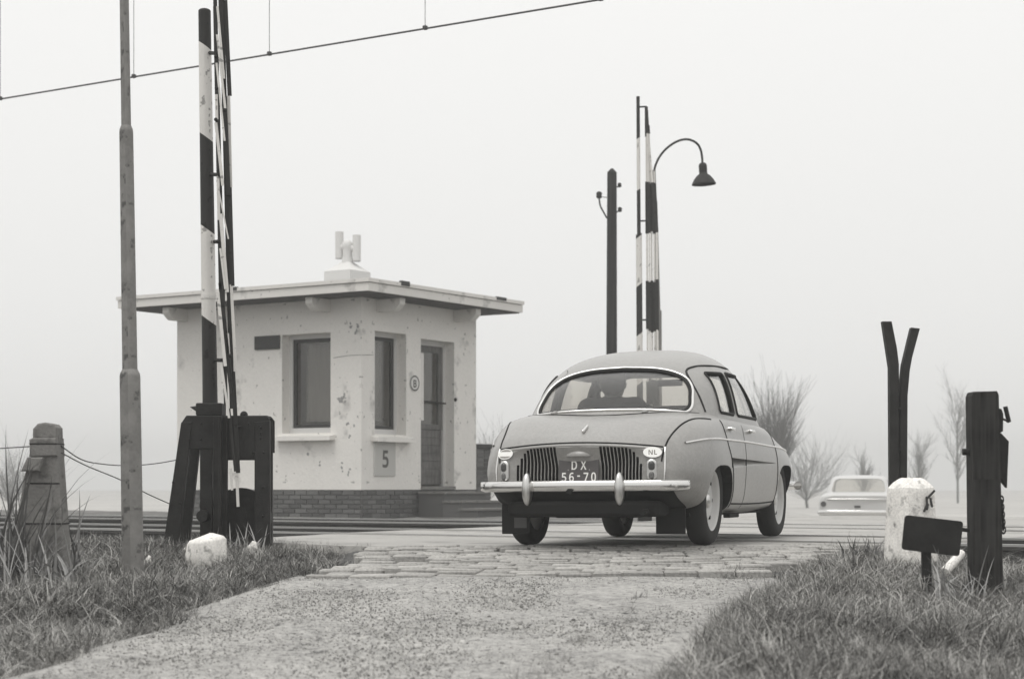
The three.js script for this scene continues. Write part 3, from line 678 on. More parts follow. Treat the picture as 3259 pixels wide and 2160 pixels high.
  // cabin
  const gh = [
    [-0.19, 0.82, 2.06, 0.82, 0.70, 0.82, 4.6], [-0.11, 0.91, 1.94, 0.91, 0.682, 0.91, 4.4], [-0.01, 1.02, 1.83, 1.02, 0.658, 1.02, 4.0], [0.10, 1.115, 1.72, 1.115, 0.63, 1.115, 3.6],
    [0.25, 1.205, 1.60, 1.205, 0.592, 1.20, 3.3], [0.41, 1.278, 1.47, 1.278, 0.54, 1.268, 3.0], [0.60, 1.336, 1.33, 1.336, 0.46, 1.326, 2.7], [0.79, 1.374, 1.19, 1.374, 0.34, 1.37, 2.5], [0.93, 1.393, 1.06, 1.393, 0.17, 1.392, 2.3], [1.0, 1.396, 1.001, 1.396, 0.002, 1.396, 2]];
  const outer = greenhouse(gh);
  const outerMesh = new THREE.Mesh(outer, paint); outerMesh.updateMatrixWorld(true);
  const rearWin = dense([[0, 0.918], [0.3, 0.912], [0.47, 0.90], [0.525, 0.897], [0.545, 0.93], [0.535, 1.0], [0.515, 1.07], [0.465, 1.135], [0.38, 1.18], [0.24, 1.213], [0, 1.228]], 5);
  const full = [...rearWin, ...rearWin.slice(1, -1).reverse().map(([x, y]) => [-x, y])];
  const wins = [
    prism(full, 'z', -0.5, 2), prism([[-0.6, 0.93], [0.6, 0.93], [0.53, 1.17], [0.42, 1.23], [-0.42, 1.23], [-0.53, 1.17]], 'z', -3, -1.48, 0.06)];
  const sideWin = [[[0.33, 0.905], [0.70, 0.90], [0.715, 1.195], [0.42, 1.185]], [[0.81, 0.90], [1.53, 0.895], [1.36, 1.205], [0.83, 1.205]], [[1.57, 0.895], [1.74, 0.893], [1.43, 1.18]]];
  for (const s of [-1, 1]) for (const q of sideWin) wins.push(prism(q, 'x', s > 0 ? 0.3 : -1.2, s > 0 ? 1.2 : -0.3, 0.05));
  let shell = cut(brush(outer, paint), brush(greenhouse(gh, 0.03, 0.12), cloth));
  const g1 = greenhouse(gh, 0.008), g2 = greenhouse(gh, 0.0125, 0.1);
  const pane0 = cut(brush(g1, M.glass), brush(g2, M.glass));
  const glassNames = ['rear_window', 'windscreen', 'side_window', 'side_window', 'quarter_light', 'side_window', 'side_window', 'quarter_light'];
  const panes = [];
  wins.forEach((w, i) => {
    shell = cut(shell, brush(w, seam));
    const p = cut(pane0, brush(w, M.glass), INTERSECTION);
    panes.push([glassNames[i], p.geometry]);
  });
  const roof = new THREE.Mesh(uvm(shell.geometry), shell.material); roof.name = 'cabin'; roof.castShadow = roof.receiveShadow = true; car.add(roof);
  const carGlass = new THREE.MeshPhysicalMaterial({ color: grey(0.9), roughness: 0.06, transmission: 1, thickness: 0, ior: 1.5 });
  for (const [n, g] of panes) obj(n, g, carGlass, car);
  // bright trim and rubber round the rear window
  const ring = along(outerMesh, full, 'rear', 0.002);
  const rw = car.children.find((c) => c.name === 'rear_window');
  obj('chrome_surround', tube(ring, 0.0105, 160, 8, true), M.chrome, rw);
  obj('rubber_gasket', tube(along(outerMesh, full.map(([x, y]) => [x * 0.972, 1.06 + (y - 1.06) * 0.93]), 'rear', -0.004), 0.011, 160, 6, true), M.rubber, rw);
  for (const s of [-1, 1]) {
    sideWin.slice(0, 2).forEach((q, k) => {
      const n = 10, o = [];
      q.forEach((p, i) => { const b = q[(i + 1) % 4]; for (let j = 0; j < n; j++) o.push([lerp(p[0], b[0], (j + 0.5) / n), lerp(p[1], b[1], (j + 0.5) / n), s]); });
      obj('window_rubber', tube(along(outerMesh, o, 'side', 0), 0.012, 90, 6, true), M.rubber, car);
    });
    obj('roof_gutter', tube(along(outerMesh, [[0.10, 0.9, s], [0.14, 1.0, s], [0.22, 1.12, s], [0.33, 1.20, s], [0.44, 1.232, s], [0.6, 1.245, s], [1.0, 1.25, s], [1.35, 1.235, s], [1.48, 1.19, s], [1.66, 1.06, s], [1.86, 0.90, s]], 'side', s > 0 ? 0.001 : -0.004), s > 0 ? 0.008 : 0.005, 80, 6), M.rubber, car);
    obj('door_gap_shade', tube(along(smooth, dense([[0.165, 0.845], [0.17, 0.75], [0.19, 0.68], [0.27, 0.585], [0.345, 0.47], [0.375, 0.34], [0.385, 0.25]]).map((q) => [...q, s]), 'side', -0.001), 0.0055, 60, 6), seam, car);  // dark tubes on the skin stand in for the shadowed door gaps
    obj('door_gap_shade', tube(along(smooth, dense([[0.76, 0.83], [0.775, 0.6], [0.78, 0.4], [0.78, 0.24]]).map((q) => [...q, s]), 'side', -0.002), 0.0042, 60, 6), seam, car);
    obj('door_gap_shade', tube(along(smooth, dense([[1.86, 0.83], [1.90, 0.70], [1.915, 0.5], [1.92, 0.25]]).map((q) => [...q, s]), 'side', -0.001), 0.0055, 60, 6), seam, car);
    obj('side_trim', tube(along(smooth, dense([[-0.60, 0.674], [-0.42, 0.697], [-0.28, 0.706], [-0.1, 0.712], [0.3, 0.712], [0.9, 0.71], [1.6, 0.70], [2.3, 0.688], [2.62, 0.665]]).map((q) => [...q, s]), 'side', 0.002), 0.0085, 120, 6), M.chrome, car);
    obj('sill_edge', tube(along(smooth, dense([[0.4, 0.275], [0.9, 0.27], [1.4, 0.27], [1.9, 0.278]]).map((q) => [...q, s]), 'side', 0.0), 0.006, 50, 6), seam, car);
    for (const a of [0.31, 0.97]) {
      const h = hit(smooth, V(3 * s, 0.79, -a), V(-s, 0, 0));
      if (h) {
        const b = rbox(0.025, 0.022, 0.10, 0.008); b.translate(h.p.x + s * 0.022, h.p.y, h.p.z - 0.03);
        const k = new THREE.CylinderGeometry(0.014, 0.016, 0.03, 12); k.rotateZ(Math.PI / 2); k.translate(h.p.x + s * 0.008, h.p.y, h.p.z);
        obj('door_handle', [b, k], M.chrome, car);
      }
    }
    // dark tube as painted shade in the lid-to-wing seam, upright moulding below it
    obj('lid_gap_shade', tube(along(smooth, dense([[0.545 * s, -0.79], [0.557 * s, -0.74], [0.572 * s, -0.62], [0.598 * s, -0.48], [0.635 * s, -0.32], [0.668 * s, -0.18], [0.69 * s, -0.04]]), 'top', -0.001), 0.0065, 70, 6), seam, car);
    obj('wing_moulding', tube(along(smooth, dense([[0.557 * s, 0.645], [0.563 * s, 0.58], [0.566 * s, 0.5], [0.563 * s, 0.44]]), 'rear', 0.002), 0.007, 40, 6), M.chrome, car);
    // tail lamp
    const tl = hit(smooth, V(s > 0 ? 0.487 : -0.502, 0.502, 3), V(0, 0, -1));
    if (tl) {
      const lamp = new THREE.Group(); lamp.name = 'tail_lamp'; lamp.position.copy(tl.p); lamp.rotation.y = s * 0.22; car.add(lamp);
      const cap = (w, h, d, y) => { const g = new THREE.CapsuleGeometry(w, h, 6, 16); g.scale(1, 1, d / w); g.translate(0, y, 0); return g; };
      obj('bezel', cap(0.034, 0.075, 0.016, 0), M.dullChrome, lamp);
      obj('red_lens', cap(0.024, 0.02, 0.026, 0.026), lens, lamp);
      obj('amber_lens', cap(0.021, 0.016, 0.024, -0.034), mat(0.12, 0.25), lamp);
    }
    // oval sticker
    const ov = hit(smooth, V(s > 0 ? 0.487 : -0.50, 0.612, 3), V(0, 0, -1));
    if (ov) {
      const c = document.createElement('canvas'); c.width = 256; c.height = 160; const x = c.getContext('2d');
      x.fillStyle = '#ecebe8'; x.fillRect(0, 0, 256, 160);
      if (s > 0) { x.fillStyle = '#77746f'; x.font = 'bold 96px sans-serif'; x.textAlign = 'center'; x.textBaseline = 'middle'; x.fillText('NL', 128, 84); }
      else { x.fillStyle = '#8d8a86'; x.beginPath(); x.ellipse(128, 46, 92, 34, 0, Math.PI, 2 * Math.PI); x.fill(); x.beginPath(); x.ellipse(128, 114, 92, 34, 0, 0, Math.PI); x.fill(); }
      const t = new THREE.CanvasTexture(c); t.colorSpace = THREE.SRGBColorSpace;
      const g = new THREE.CylinderGeometry(1, 1, 0.006, 40); g.rotateY(Math.PI / 2); g.rotateX(Math.PI / 2); g.scale(0.06, 0.036, 1);
      const o = new THREE.Mesh(g, [M.frame, new THREE.MeshStandardMaterial({ map: t, roughness: 0.4 }), M.frame]); o.name = 'oval_sticker'; o.castShadow = o.receiveShadow = true;
      o.position.copy(ov.p).addScaledVector(ov.n, 0.007); o.lookAt(o.position.clone().add(ov.n)); car.add(o);
    }
    // mud flap
    const mf = rbox(0.20, 0.2, 0.012, 0.004); mf.translate(s > 0 ? 0.50 : -0.575, 0.185, 0.39); obj('mud_flap', mf, M.rubber, car);
    wheelParts(car, s * 0.625, 0.02, 0.30, 0.145, s, 0.035, tyreM, rimM, M.dullChrome);
    wheelParts(car, s * 0.63, 2.28, 0.30, 0.145, s, 0.01, tyreM, rimM, M.dullChrome);
  }
  const plateText = rbox(0.09, 0.07, 0.004, 0.002); plateText.translate(-0.54, 0.16, 0.399); obj('flap_plate', plateText, mat(0.1, 0.7), car);
  // lip of the engine lid
  const lip = []; for (let k = -24; k <= 24; k++) { const x = k / 24 * 0.545; lip.push([x, 0.648 + 0.033 * (1 - (x / 0.545) ** 2)]); }
  obj('lid_gap_shade', tube(along(smooth, lip, 'rear', -0.001), 0.0065, 90, 6), seam, car);  // near-black tube painting the shadow line below the lip
  obj('lid_edge', tube(along(smooth, lip.map(([x, y]) => [x, y - 0.017]), 'rear', -0.001), 0.0075, 90, 8), paint, car);
  obj('lid_gap_shade', tube(along(smooth, [[-0.60, 0.0], [-0.56, -0.14], [-0.4, -0.235], [0, -0.27], [0.4, -0.235], [0.56, -0.14], [0.60, 0.0]], 'top', -0.001), 0.005, 80, 6), seam, car);  // dark tube for the shade in the gap below the rear window
  for (const x of [-0.36, 0.28]) { const h = hit(smooth, V(x, 3, 0.2), V(0, -1, 0)); if (h) { const g = rbox(0.035, 0.02, 0.07, 0.008); g.rotateX(0.2); g.translate(h.p.x, h.p.y + 0.01, h.p.z); obj('lid_hinge', g, paint, car); } }
  // lid handle
  const lh = hit(smooth, V(0, 3, 0.66), V(0, -1, 0));
  if (lh) { const g = rbox(0.016, 0.022, 0.12, 0.007); g.rotateX(0.36); g.translate(0, lh.p.y + 0.012, 0.66); obj('lid_handle', g, M.chrome, car); }
  // number plate with its lamp
  const np = hit(smooth, V(0, 0.51, 3), V(0, 0, -1));
  const cp = document.createElement('canvas'); cp.width = 512; cp.height = 320;
  { const x = cp.getContext('2d'); x.fillStyle = '#4d4a4a'; x.fillRect(0, 0, 512, 320); x.fillStyle = '#e6e5e1'; x.textAlign = 'center'; x.textBaseline = 'middle'; x.strokeStyle = '#e6e5e1'; x.lineWidth = 6; const put = (c, u, v) => { x.save(); x.translate(u, v); x.scale(0.86, 1); x.font = '146px sans-serif'; x.fillText(c, 0, 0); x.strokeText(c, 0, 0); x.restore(); }; put('D', 196, 104); put('X', 316, 104); put('5', 66, 250); put('6', 162, 250); put('7', 348, 250); put('0', 446, 250); x.fillRect(236, 226, 36, 18); x.fillStyle = '#b5b3b0'; x.beginPath(); x.arc(120, 160, 6, 0, 7); x.arc(392, 160, 6, 0, 7); x.fill(); }
  const tp = new THREE.CanvasTexture(cp); tp.colorSpace = THREE.SRGBColorSpace;
  const pm = new THREE.MeshStandardMaterial({ map: tp, roughness: 0.5 });
  const np3 = new THREE.Mesh(new THREE.BoxGeometry(0.268, 0.168, 0.008), [M.sash, M.sash, M.sash, M.sash, pm, M.sash]);
  np3.name = 'registration_plate'; np3.position.set(0, 0.507, np.p.z + 0.02); np3.rotation.x = -0.05; np3.castShadow = np3.receiveShadow = true; car.add(np3);
  const hump = new THREE.SphereGeometry(1, 24, 12, 0, Math.PI * 2, 0, Math.PI / 2); hump.scale(0.098, 0.05, 0.06); hump.translate(0, 0.594, np.p.z + 0.005);
  obj('plate_lamp', hump, paint, car);
  // bumper with two overriders
  const bp = []; for (let k = -30; k <= 30; k++) { const t = k / 30, x = 0.68 * Math.sin(t * Math.PI / 2 * 0.98) / Math.sin(Math.PI / 2 * 0.98); bp.push(V(x, 0.40, 0.915 - 0.16 * x * x - 0.62 * Math.max(0, Math.abs(t) - 0.62) ** 2 * 2.4)); }
  const sec = []; for (let k = 0; k <= 14; k++) { const t = -Math.PI / 2 + Math.PI * k / 14; sec.push([0.034 * Math.cos(t), 0.032 * Math.sin(t)]); } sec.push([-0.03, 0.034], [-0.03, -0.02]);
  const bg0 = sweep(bp, sec); { const p = bg0.attributes.position; }
  obj('rear_bumper', bg0, M.chrome, car);
  for (const s of [-1, 1]) {
    const g = new THREE.SphereGeometry(1, 20, 16); g.scale(0.033, 0.105, 0.05); g.translate(s * 0.308, 0.385, 0.935); obj('overrider', g, M.dullChrome, car);
    const pts = []; for (let k = 0; k <= 8; k++) pts.push(V(s * (0.45 + k * 0.04), 0.40, -3.12 + 0.05 * k * k * 0.14)); obj('front_bumper_end', tube(pts, 0.035, 20, 10), M.chrome, car);
  }
  const hole = new THREE.CylinderGeometry(0.02, 0.02, 0.02, 16); hole.rotateX(Math.PI / 2); hole.scale(1.2, 0.7, 1); hole.translate(-0.02, 0.366, 0.945); obj('starting_handle_hole', hole, M.dark, car);
  // under the tail: apron, engine, exhaust
  const ap = rbox(1.02, 0.10, 0.3, 0.03); ap.translate(0, 0.255, 0.6); obj('rear_apron', ap, under, car);
  const en = rbox(0.62, 0.16, 0.7, 0.05); en.translate(0.05, 0.275, 0.3); obj('engine', en, under, car);
  obj('exhaust_pipe', rod(V(0.42, 0.235, 0.4), V(0.44, 0.235, 0.87), 0.02, 0.02, 12), under, car);
  obj('floor_pan', box(-0.6, 0.6, 0.195, 0.22, -2.9, 0.3), under, car);
  const jk = rbox(0.05, 0.03, 0.3, 0.008); jk.translate(0.66, 0.19, -0.7); obj('jacking_rail', jk, under, car);
  // inside
  for (const s of [-1, 1]) { const g = rbox(0.5, 0.62, 0.14, 0.05); g.rotateX(-0.2); g.translate(s * 0.3, 0.68, -0.92); obj('seat_back', g, cloth, car); }
  const rs = rbox(1.1, 0.45, 0.14, 0.05); rs.rotateX(-0.2); rs.translate(0, 0.66, -0.2); obj('rear_seat', rs, cloth, car);
  const db = rbox(1.15, 0.16, 0.2, 0.05); db.translate(0, 0.86, -1.76); obj('dashboard', db, cloth, car);
  const sw = new THREE.TorusGeometry(0.19, 0.012, 10, 40); sw.rotateX(-0.6); sw.translate(-0.31, 0.90, -1.50); obj('steering_wheel', [sw, rod(V(-0.31, 0.9, -1.5), V(-0.31, 0.78, -1.72), 0.02)], M.rubber, car);
  const mir = rbox(0.2, 0.05, 0.02, 0.01); mir.translate(0, 1.19, -1.56); obj('rear_view_mirror', mir, M.rubber, car);
  return car;
}
const mainCar = saloon();

// ---------------------------------------------------------------- driver behind the wheel
function blob(bones, lo, hi, cell, extra) {                  // bones: [ax, ay, az, ra, bx, by, bz, rb, blend]
  const c = lo.clone().add(hi).multiplyScalar(0.5), half = Math.max(hi.x - lo.x, hi.y - lo.y, hi.z - lo.z) / 2, res = Math.round(2 * half / cell);
  const mc = new MarchingCubes(res, M.dark, false, false, 400000);
  mc.isolation = 0;
  const sz = mc.size;
  for (let k = 0; k < sz; k++) for (let j = 0; j < sz; j++) for (let i = 0; i < sz; i++) {
    const x = c.x + ((i - mc.halfsize) / mc.halfsize) * half, y = c.y + ((j - mc.halfsize) / mc.halfsize) * half, z = c.z + ((k - mc.halfsize) / mc.halfsize) * half;
    let dmin = 9;
    for (const b of bones) {
      const dx = b[4] - b[0], dy = b[5] - b[1], dz = b[6] - b[2], L = dx * dx + dy * dy + dz * dz || 1e-9;
      const t = clamp(((x - b[0]) * dx + (y - b[1]) * dy + (z - b[2]) * dz) / L, 0, 1);
      const q = Math.hypot(x - b[0] - t * dx, y - b[1] - t * dy, z - b[2] - t * dz) - lerp(b[3], b[7], t), s = b[8] ?? 0.03;
      const h = clamp(0.5 + 0.5 * (dmin - q) / s, 0, 1);
      dmin = lerp(dmin, q, h) - s * h * (1 - h);
    }
    mc.field[i + j * sz + k * sz * sz] = -dmin;
  }
  mc.update();
  const n = mc.count, g = new THREE.BufferGeometry(), P0 = mc.positionArray.slice(0, n * 3), N0 = mc.normalArray.slice(0, n * 3);
  for (let i = 0; i < n; i++) { P0[i * 3] = c.x + P0[i * 3] * half; P0[i * 3 + 1] = c.y + P0[i * 3 + 1] * half; P0[i * 3 + 2] = c.z + P0[i * 3 + 2] * half; }
  g.setAttribute('position', new THREE.BufferAttribute(P0, 3));
  g.setAttribute('normal', new THREE.BufferAttribute(N0, 3));
  return g;
}
{
  const person = thing('person', 'driver in a dark coat seated at the wheel of the grey saloon', 'person', mainCar.position.clone(), mainCar.rotation.y);
  person.rotation.z = 0.008;
  const X = -0.31, hands = [];
  for (const s of [-1, 1]) {
    const hx = X + s * 0.17, hy = 0.99, hz = -1.46;
    for (let f = 0; f < 4; f++) hands.push([hx - s * 0.0, hy - 0.03 + f * 0.02, hz + 0.03, 0.011, hx + s * 0.012, hy - 0.028 + f * 0.019, hz - 0.035, 0.0095, 0.008], [hx + s * 0.012, hy - 0.028 + f * 0.019, hz - 0.035, 0.0095, hx - s * 0.025, hy - 0.028 + f * 0.018, hz - 0.03, 0.008, 0.008]);
    hands.push([hx, hy - 0.02, hz + 0.05, 0.024, hx, hy + 0.02, hz + 0.03, 0.022, 0.02], [hx, hy + 0.03, hz + 0.03, 0.012, hx - s * 0.03, hy + 0.045, hz - 0.01, 0.01, 0.01]);
  }
  const arms = [];
  for (const s of [-1, 1]) arms.push([X + s * 0.19, 0.98, -1.04, 0.065, X + s * 0.26, 0.79, -1.22, 0.05, 0.05], [X + s * 0.26, 0.79, -1.22, 0.048, X + s * 0.17, 0.98, -1.42, 0.034, 0.03]);
  const body = blob([[X, 0.50, -1.12, 0.17, X, 0.88, -1.03, 0.16, 0.08], [X - 0.15, 0.97, -1.04, 0.075, X + 0.15, 0.97, -1.04, 0.075, 0.08], [X - 0.1, 0.48, -1.15, 0.1, X - 0.13, 0.46, -1.5, 0.075, 0.06], [X + 0.1, 0.48, -1.15, 0.1, X + 0.13, 0.46, -1.5, 0.075, 0.06], [X - 0.13, 0.46, -1.5, 0.07, X - 0.12, 0.28, -1.68, 0.05, 0.04], [X + 0.13, 0.46, -1.5, 0.07, X + 0.12, 0.28, -1.68, 0.05, 0.04], [X, 1.0, -1.05, 0.06, X, 1.09, -1.07, 0.055, 0.05], ...arms], V(X - 0.5, 0.18, -1.75), V(X + 0.5, 1.16, -0.8), 0.02);
  const head = blob([[X, 1.15, -1.08, 0.082, X, 1.20, -1.075, 0.092, 0.04], [X, 1.10, -1.12, 0.055, X, 1.14, -1.13, 0.06, 0.04], [X, 1.155, -1.165, 0.012, X, 1.125, -1.185, 0.014, 0.015], [X - 0.085, 1.14, -1.075, 0.015, X - 0.09, 1.165, -1.07, 0.016, 0.01], [X + 0.085, 1.14, -1.075, 0.015, X + 0.09, 1.165, -1.07, 0.016, 0.01], [X - 0.02, 1.09, -1.175, 0.008, X + 0.02, 1.09, -1.175, 0.008, 0.012], [X, 1.04, -1.05, 0.052, X, 1.12, -1.07, 0.055, 0.04]], V(X - 0.13, 1.0, -1.22), V(X + 0.13, 1.30, -0.95), 0.006);
  const hair = blob([[X, 1.19, -1.065, 0.096, X, 1.215, -1.075, 0.09, 0.04], [X, 1.14, -1.04, 0.075, X, 1.19, -1.045, 0.085, 0.04]], V(X - 0.14, 1.02, -1.2), V(X + 0.14, 1.33, -0.93), 0.008);
  const hd = blob(hands, V(X - 0.26, 0.9, -1.54), V(X + 0.26, 1.1, -1.36), 0.008);
  const skin = mat(0.3, 0.7);
  const bodyMesh = obj('figure', [body, head, hd], [skin], person);
  const coat = blob([[X, 0.50, -1.12, 0.18, X, 0.88, -1.03, 0.17, 0.08], [X - 0.15, 0.97, -1.04, 0.085, X + 0.15, 0.97, -1.04, 0.085, 0.08], ...arms.map((b) => [b[0], b[1], b[2], b[3] + 0.01, b[4], b[5], b[6], b[7] + 0.01, b[8]])], V(X - 0.5, 0.28, -1.6), V(X + 0.5, 1.1, -0.75), 0.02);
  bodyMesh.material = skin;
  obj('coat', coat, mat(0.04, 0.95), person);
  obj('hair', hair, mat(0.03, 0.8), person);
}

// ---------------------------------------------------------------- things along the crossing
const floorAt = (px, d) => groundY((px - CX) / F * d, d);
// stepped tubular mast
{
  const d = 10.97, s = d / F, base = V((423 - CX) * s, floorAt(423, d) - 0.1, -d), top = at(393, -80, d);
  const m = thing('tube_mast', 'tall stepped grey steel tube mast rising from the grass beside the barrier stand', 'mast', base);
  const dir = top.clone().sub(base), L = dir.length(), q = new THREE.Quaternion().setFromUnitVectors(V(0, 1, 0), dir.clone().normalize());
  const yOf = (py) => EYE + (HOR - py) * s - base.y;
  const part = (name, pts) => { const g = lathe(pts, 28); const p = g.attributes.position, uv = g.attributes.uv; for (let i = 0; i < p.count; i++) uv.setXY(i, uv.getX(i) * 0.4, p.getY(i)); g.applyQuaternion(q); obj(name, g, M.pole, m); };
  const y1 = yOf(1182), y2 = yOf(408);
  part('lower_tube', [[0.064, 0], [0.0605, y1 - 0.03], [0.058, y1 - 0.012], [0.046, y1 + 0.012], [0.044, y1 + 0.012]]);
  part('middle_tube', [[0.0445, y1 - 0.02], [0.0405, y2 - 0.02], [0.038, y2 - 0.004], [0.03, y2 + 0.016], [0.028, y2 + 0.016]]);
  part('upper_tube', [[0.0285, y2], [0.0265, L]]);
}
// barrier beside the mast: stand, boom, hanging slats
function stripes(parent, axis, cuts, r0, r1, d, skew, names) {   // striped boom built from slanted pieces; cuts are heights from top to bottom
  for (let i = 0; i + 1 < cuts.length; i++) {
    const yT = cuts[i], yB = cuts[i + 1], white = i % 2 === 1, g = new THREE.CylinderGeometry(1, 1, 1, 24, 6, false);
    const p = g.attributes.position;
    for (let k = 0; k < p.count; k++) {
      const t = p.getY(k) + 0.5, y = lerp(yB, yT, t), f = (y - cuts[cuts.length - 1]) / (cuts[0] - cuts[cuts.length - 1]), r = lerp(r1, r0, f);
      const sk = t > 0.99 ? (i ? skew : 0) : t < 0.01 ? (i + 2 < cuts.length ? skew : 0) : skew;
      p.setXYZ(k, axis(y) + p.getX(k) * r, y + sk * p.getX(k) * r * ((i === 0 && t > 0.99) ? 0 : 1), -d + p.getZ(k) * r);
    }
    g.computeVertexNormals();
    for (let k = 0; k < p.count; k++) g.attributes.uv.setXY(k, g.attributes.uv.getX(k) * 0.4, p.getY(k));
    obj(names, g, white ? M.whitePaint : M.blackPaint, parent);
  }
}
{
  const d = 13.2, s = d / F, X = (px) => (px - CX) * s, Y = (py) => EYE + (HOR - py) * s, gy = floorAt(700, d);
  const st = thing('barrier_stand', 'black riveted iron stand on splayed legs carrying the raised barrier beside the mast', 'barrier stand');
  const pl = (pts, z, t, name) => { const g = poly(pts.map(([a, b]) => [X(a), Y(b)]), t, 0.006); g.translate(0, 0, -d + z); return obj(name, g, M.iron, st); };
  pl([[587, 1348], [602, 1325], [700, 1325], [700, 1430], [587, 1430]], 0.13, 0.025, 'side_plate');
  pl([[700, 1325], [856, 1325], [866, 1338], [866, 1465], [700, 1465]], 0.128, 0.025, 'side_plate');
  pl([[587, 1348], [602, 1325], [856, 1325], [866, 1338], [866, 1440], [587, 1430]], -0.13, 0.025, 'side_plate');
  pl([[587, 1346], [622, 1345], [573, 1775], [524, 1775]], 0.12, 0.06, 'leg'); pl([[600, 1346], [635, 1345], [590, 1760], [545, 1760]], -0.12, 0.06, 'leg');
  pl([[818, 1345], [866, 1340], [868, 1775], [818, 1775]], 0.12, 0.06, 'leg'); pl([[822, 1345], [860, 1340], [860, 1765], [822, 1765]], -0.12, 0.06, 'leg');
  pl([[645, 1328], [684, 1328], [684, 1775], [645, 1775]], 0.10, 0.07, 'centre_post'); pl([[690, 1326], [735, 1326], [733, 1775], [690, 1775]], 0.155, 0.05, 'centre_post');
  const flange = rbox(0.02, (1775 - 1328) * s, 0.13, 0.004); flange.translate(X(716), Y((1775 + 1328) / 2), -d + 0.20); obj('flange', flange, M.iron, st);
  const cap = rbox(83 * s, 40 * s, 0.2, 0.01); cap.translate(X(672), Y(1304), -d + 0.02); obj('boom_socket', cap, M.iron, st);
  const horn = new THREE.ConeGeometry(0.03, 0.07, 10); horn.rotateZ(1.35); horn.translate(X(622), Y(1299), -d + 0.05); obj('horn', horn, M.iron, st);
  obj('top_cover', box(X(602), X(856), Y(1330), Y(1324), -d - 0.12, -d + 0.12), M.iron, st);
  const drum = new THREE.CylinderGeometry(0.215, 0.215, 0.09, 40); drum.rotateX(Math.PI / 2); drum.translate(X(765), Y(1648), -d - 0.02); obj('winding_drum', drum, M.iron, st);
  const hub = new THREE.CylinderGeometry(0.04, 0.05, 0.4, 16); hub.rotateX(Math.PI / 2); hub.translate(X(660), Y(1640), -d + 0.05); obj('shaft_hub', hub, M.iron, st);
  const knob = new THREE.SphereGeometry(0.028, 12, 10); knob.translate(X(782), Y(1322), -d + 0.1); obj('grease_cap', knob, M.iron, st);
  const rv = new THREE.SphereGeometry(0.009, 8, 6);
  for (const [a, b] of [[615, 1350], [650, 1350], [615, 1400], [650, 1400], [690, 1350], [770, 1360], [800, 1350], [838, 1362], [838, 1380], [838, 1395], [770, 1450], [815, 1440], [848, 1440], [562, 1535], [585, 1600], [845, 1550], [845, 1640], [710, 1450], [710, 1520], [710, 1600]]) { const r = obj('rivet', rv, M.iron, st); r.position.set(X(a), Y(b), -d + (a > 700 && a < 730 ? 0.182 : a < 600 || a > 818 ? 0.152 : 0.145)); }
  // raised boom
  const bm = thing('barrier_boom', 'raised thick black and white striped barrier boom with slats, beside the mast', 'barrier boom');
  const axis = (y) => lerp(X(668), X(650), clamp((y - Y(1290)) / (Y(40) - Y(1290)), -1, 2));
  stripes(bm, axis, [Y(36), Y(146), Y(437), Y(730), Y(1019), Y(1292)], 0.0445, 0.0545, d, -0.72, 'stripe');
  const tip = new THREE.SphereGeometry(0.0445, 20, 8, 0, 7, 0, Math.PI / 2); tip.scale(1, 0.5, 1); tip.translate(axis(Y(36)), Y(36), -d); obj('boom_tip', tip, M.blackPaint, bm);
  const collar = new THREE.CylinderGeometry(0.056, 0.056, 0.03, 24); collar.translate(axis(Y(944)), Y(944), -d); obj('collar', collar, M.whitePaint, bm);
  // each slat: [x top, y top, x bottom, y bottom, width px, depth, then colour boundaries (first piece black unless 'w')]
  const slats = [
    [683, -30, 718, 1290, 12, -0.03, 'b', []], [704, -30, 738, 1300, 15, -0.045, 'b', []],
    [682, 20, 700, 920, 9, 0.03, 'b', [300, 380, 560, 700]], [691, 20, 712, 250, 7, 0.05, 'w', []], [700, -30, 726, 620, 14, 0.02, 'b', []],
    [716, 0, 730, 305, 13, 0.0, 'b', []], [726, 305, 733, 596, 11, 0.0, 'w', []], [731, 596, 740, 910, 11, 0.0, 'b', []], [735, 905, 749, 1182, 9, 0.0, 'w', []], [741, 1182, 757, 1505, 13, 0.0, 'b', []], [752, 1505, 757, 1612, 9, 0.0, 'w', []],
    [690, 110, 716, 345, 7, 0.06, 'w', []], [688, 200, 714, 448, 6, 0.07, 'w', []], [686, 390, 708, 590, 9, 0.06, 'w', []], [694, 600, 726, 760, 4, 0.06, 'w', []], [701, 680, 722, 930, 11, 0.07, 'w', []], [700, 790, 716, 920, 6, 0.08, 'w', []],
    [692, 930, 716, 1165, 10, 0.08, 'w', []], [702, 1000, 733, 1250, 6, 0.06, 'b', []], [704, 1160, 728, 1330, 7, 0.07, 'w', []], [724, 1060, 728, 1130, 7, 0.03, 'w', []], [700, 900, 742, 1300, 12, 0.03, 'b', []], [728, 1300, 748, 1500, 8, 0.03, 'b', []], [733, 1490, 738, 1560, 7, 0.02, 'w', []]];
  for (const [x0, y0, x1, y1, w, zz, c, cutsAt] of slats) {
    const z = zz + 0.2;
    const ys = [y0, ...cutsAt, y1];
    for (let k = 0; k + 1 < ys.length; k++) {
      const f = (y) => lerp(x0, x1, (y - y0) / (y1 - y0)), white = (c === 'w') !== (k % 2 === 1);
      obj('slat', uvm(bar(at(f(ys[k]), ys[k], d - z), at(f(ys[k + 1]), ys[k + 1], d - z), w * s, 0.008)), white ? M.whitePaint : M.blackPaint, bm);
    }
  }
  for (const [y, xa, xb] of [[170, 668, 692], [556, 670, 698], [770, 684, 700], [1146, 684, 706]]) obj('slat_bracket', [rod(V(X(xa), Y(y), -d + 0.02), at(xb, y, d - 0.24), 0.014, 0.014, 8)], M.iron, bm);
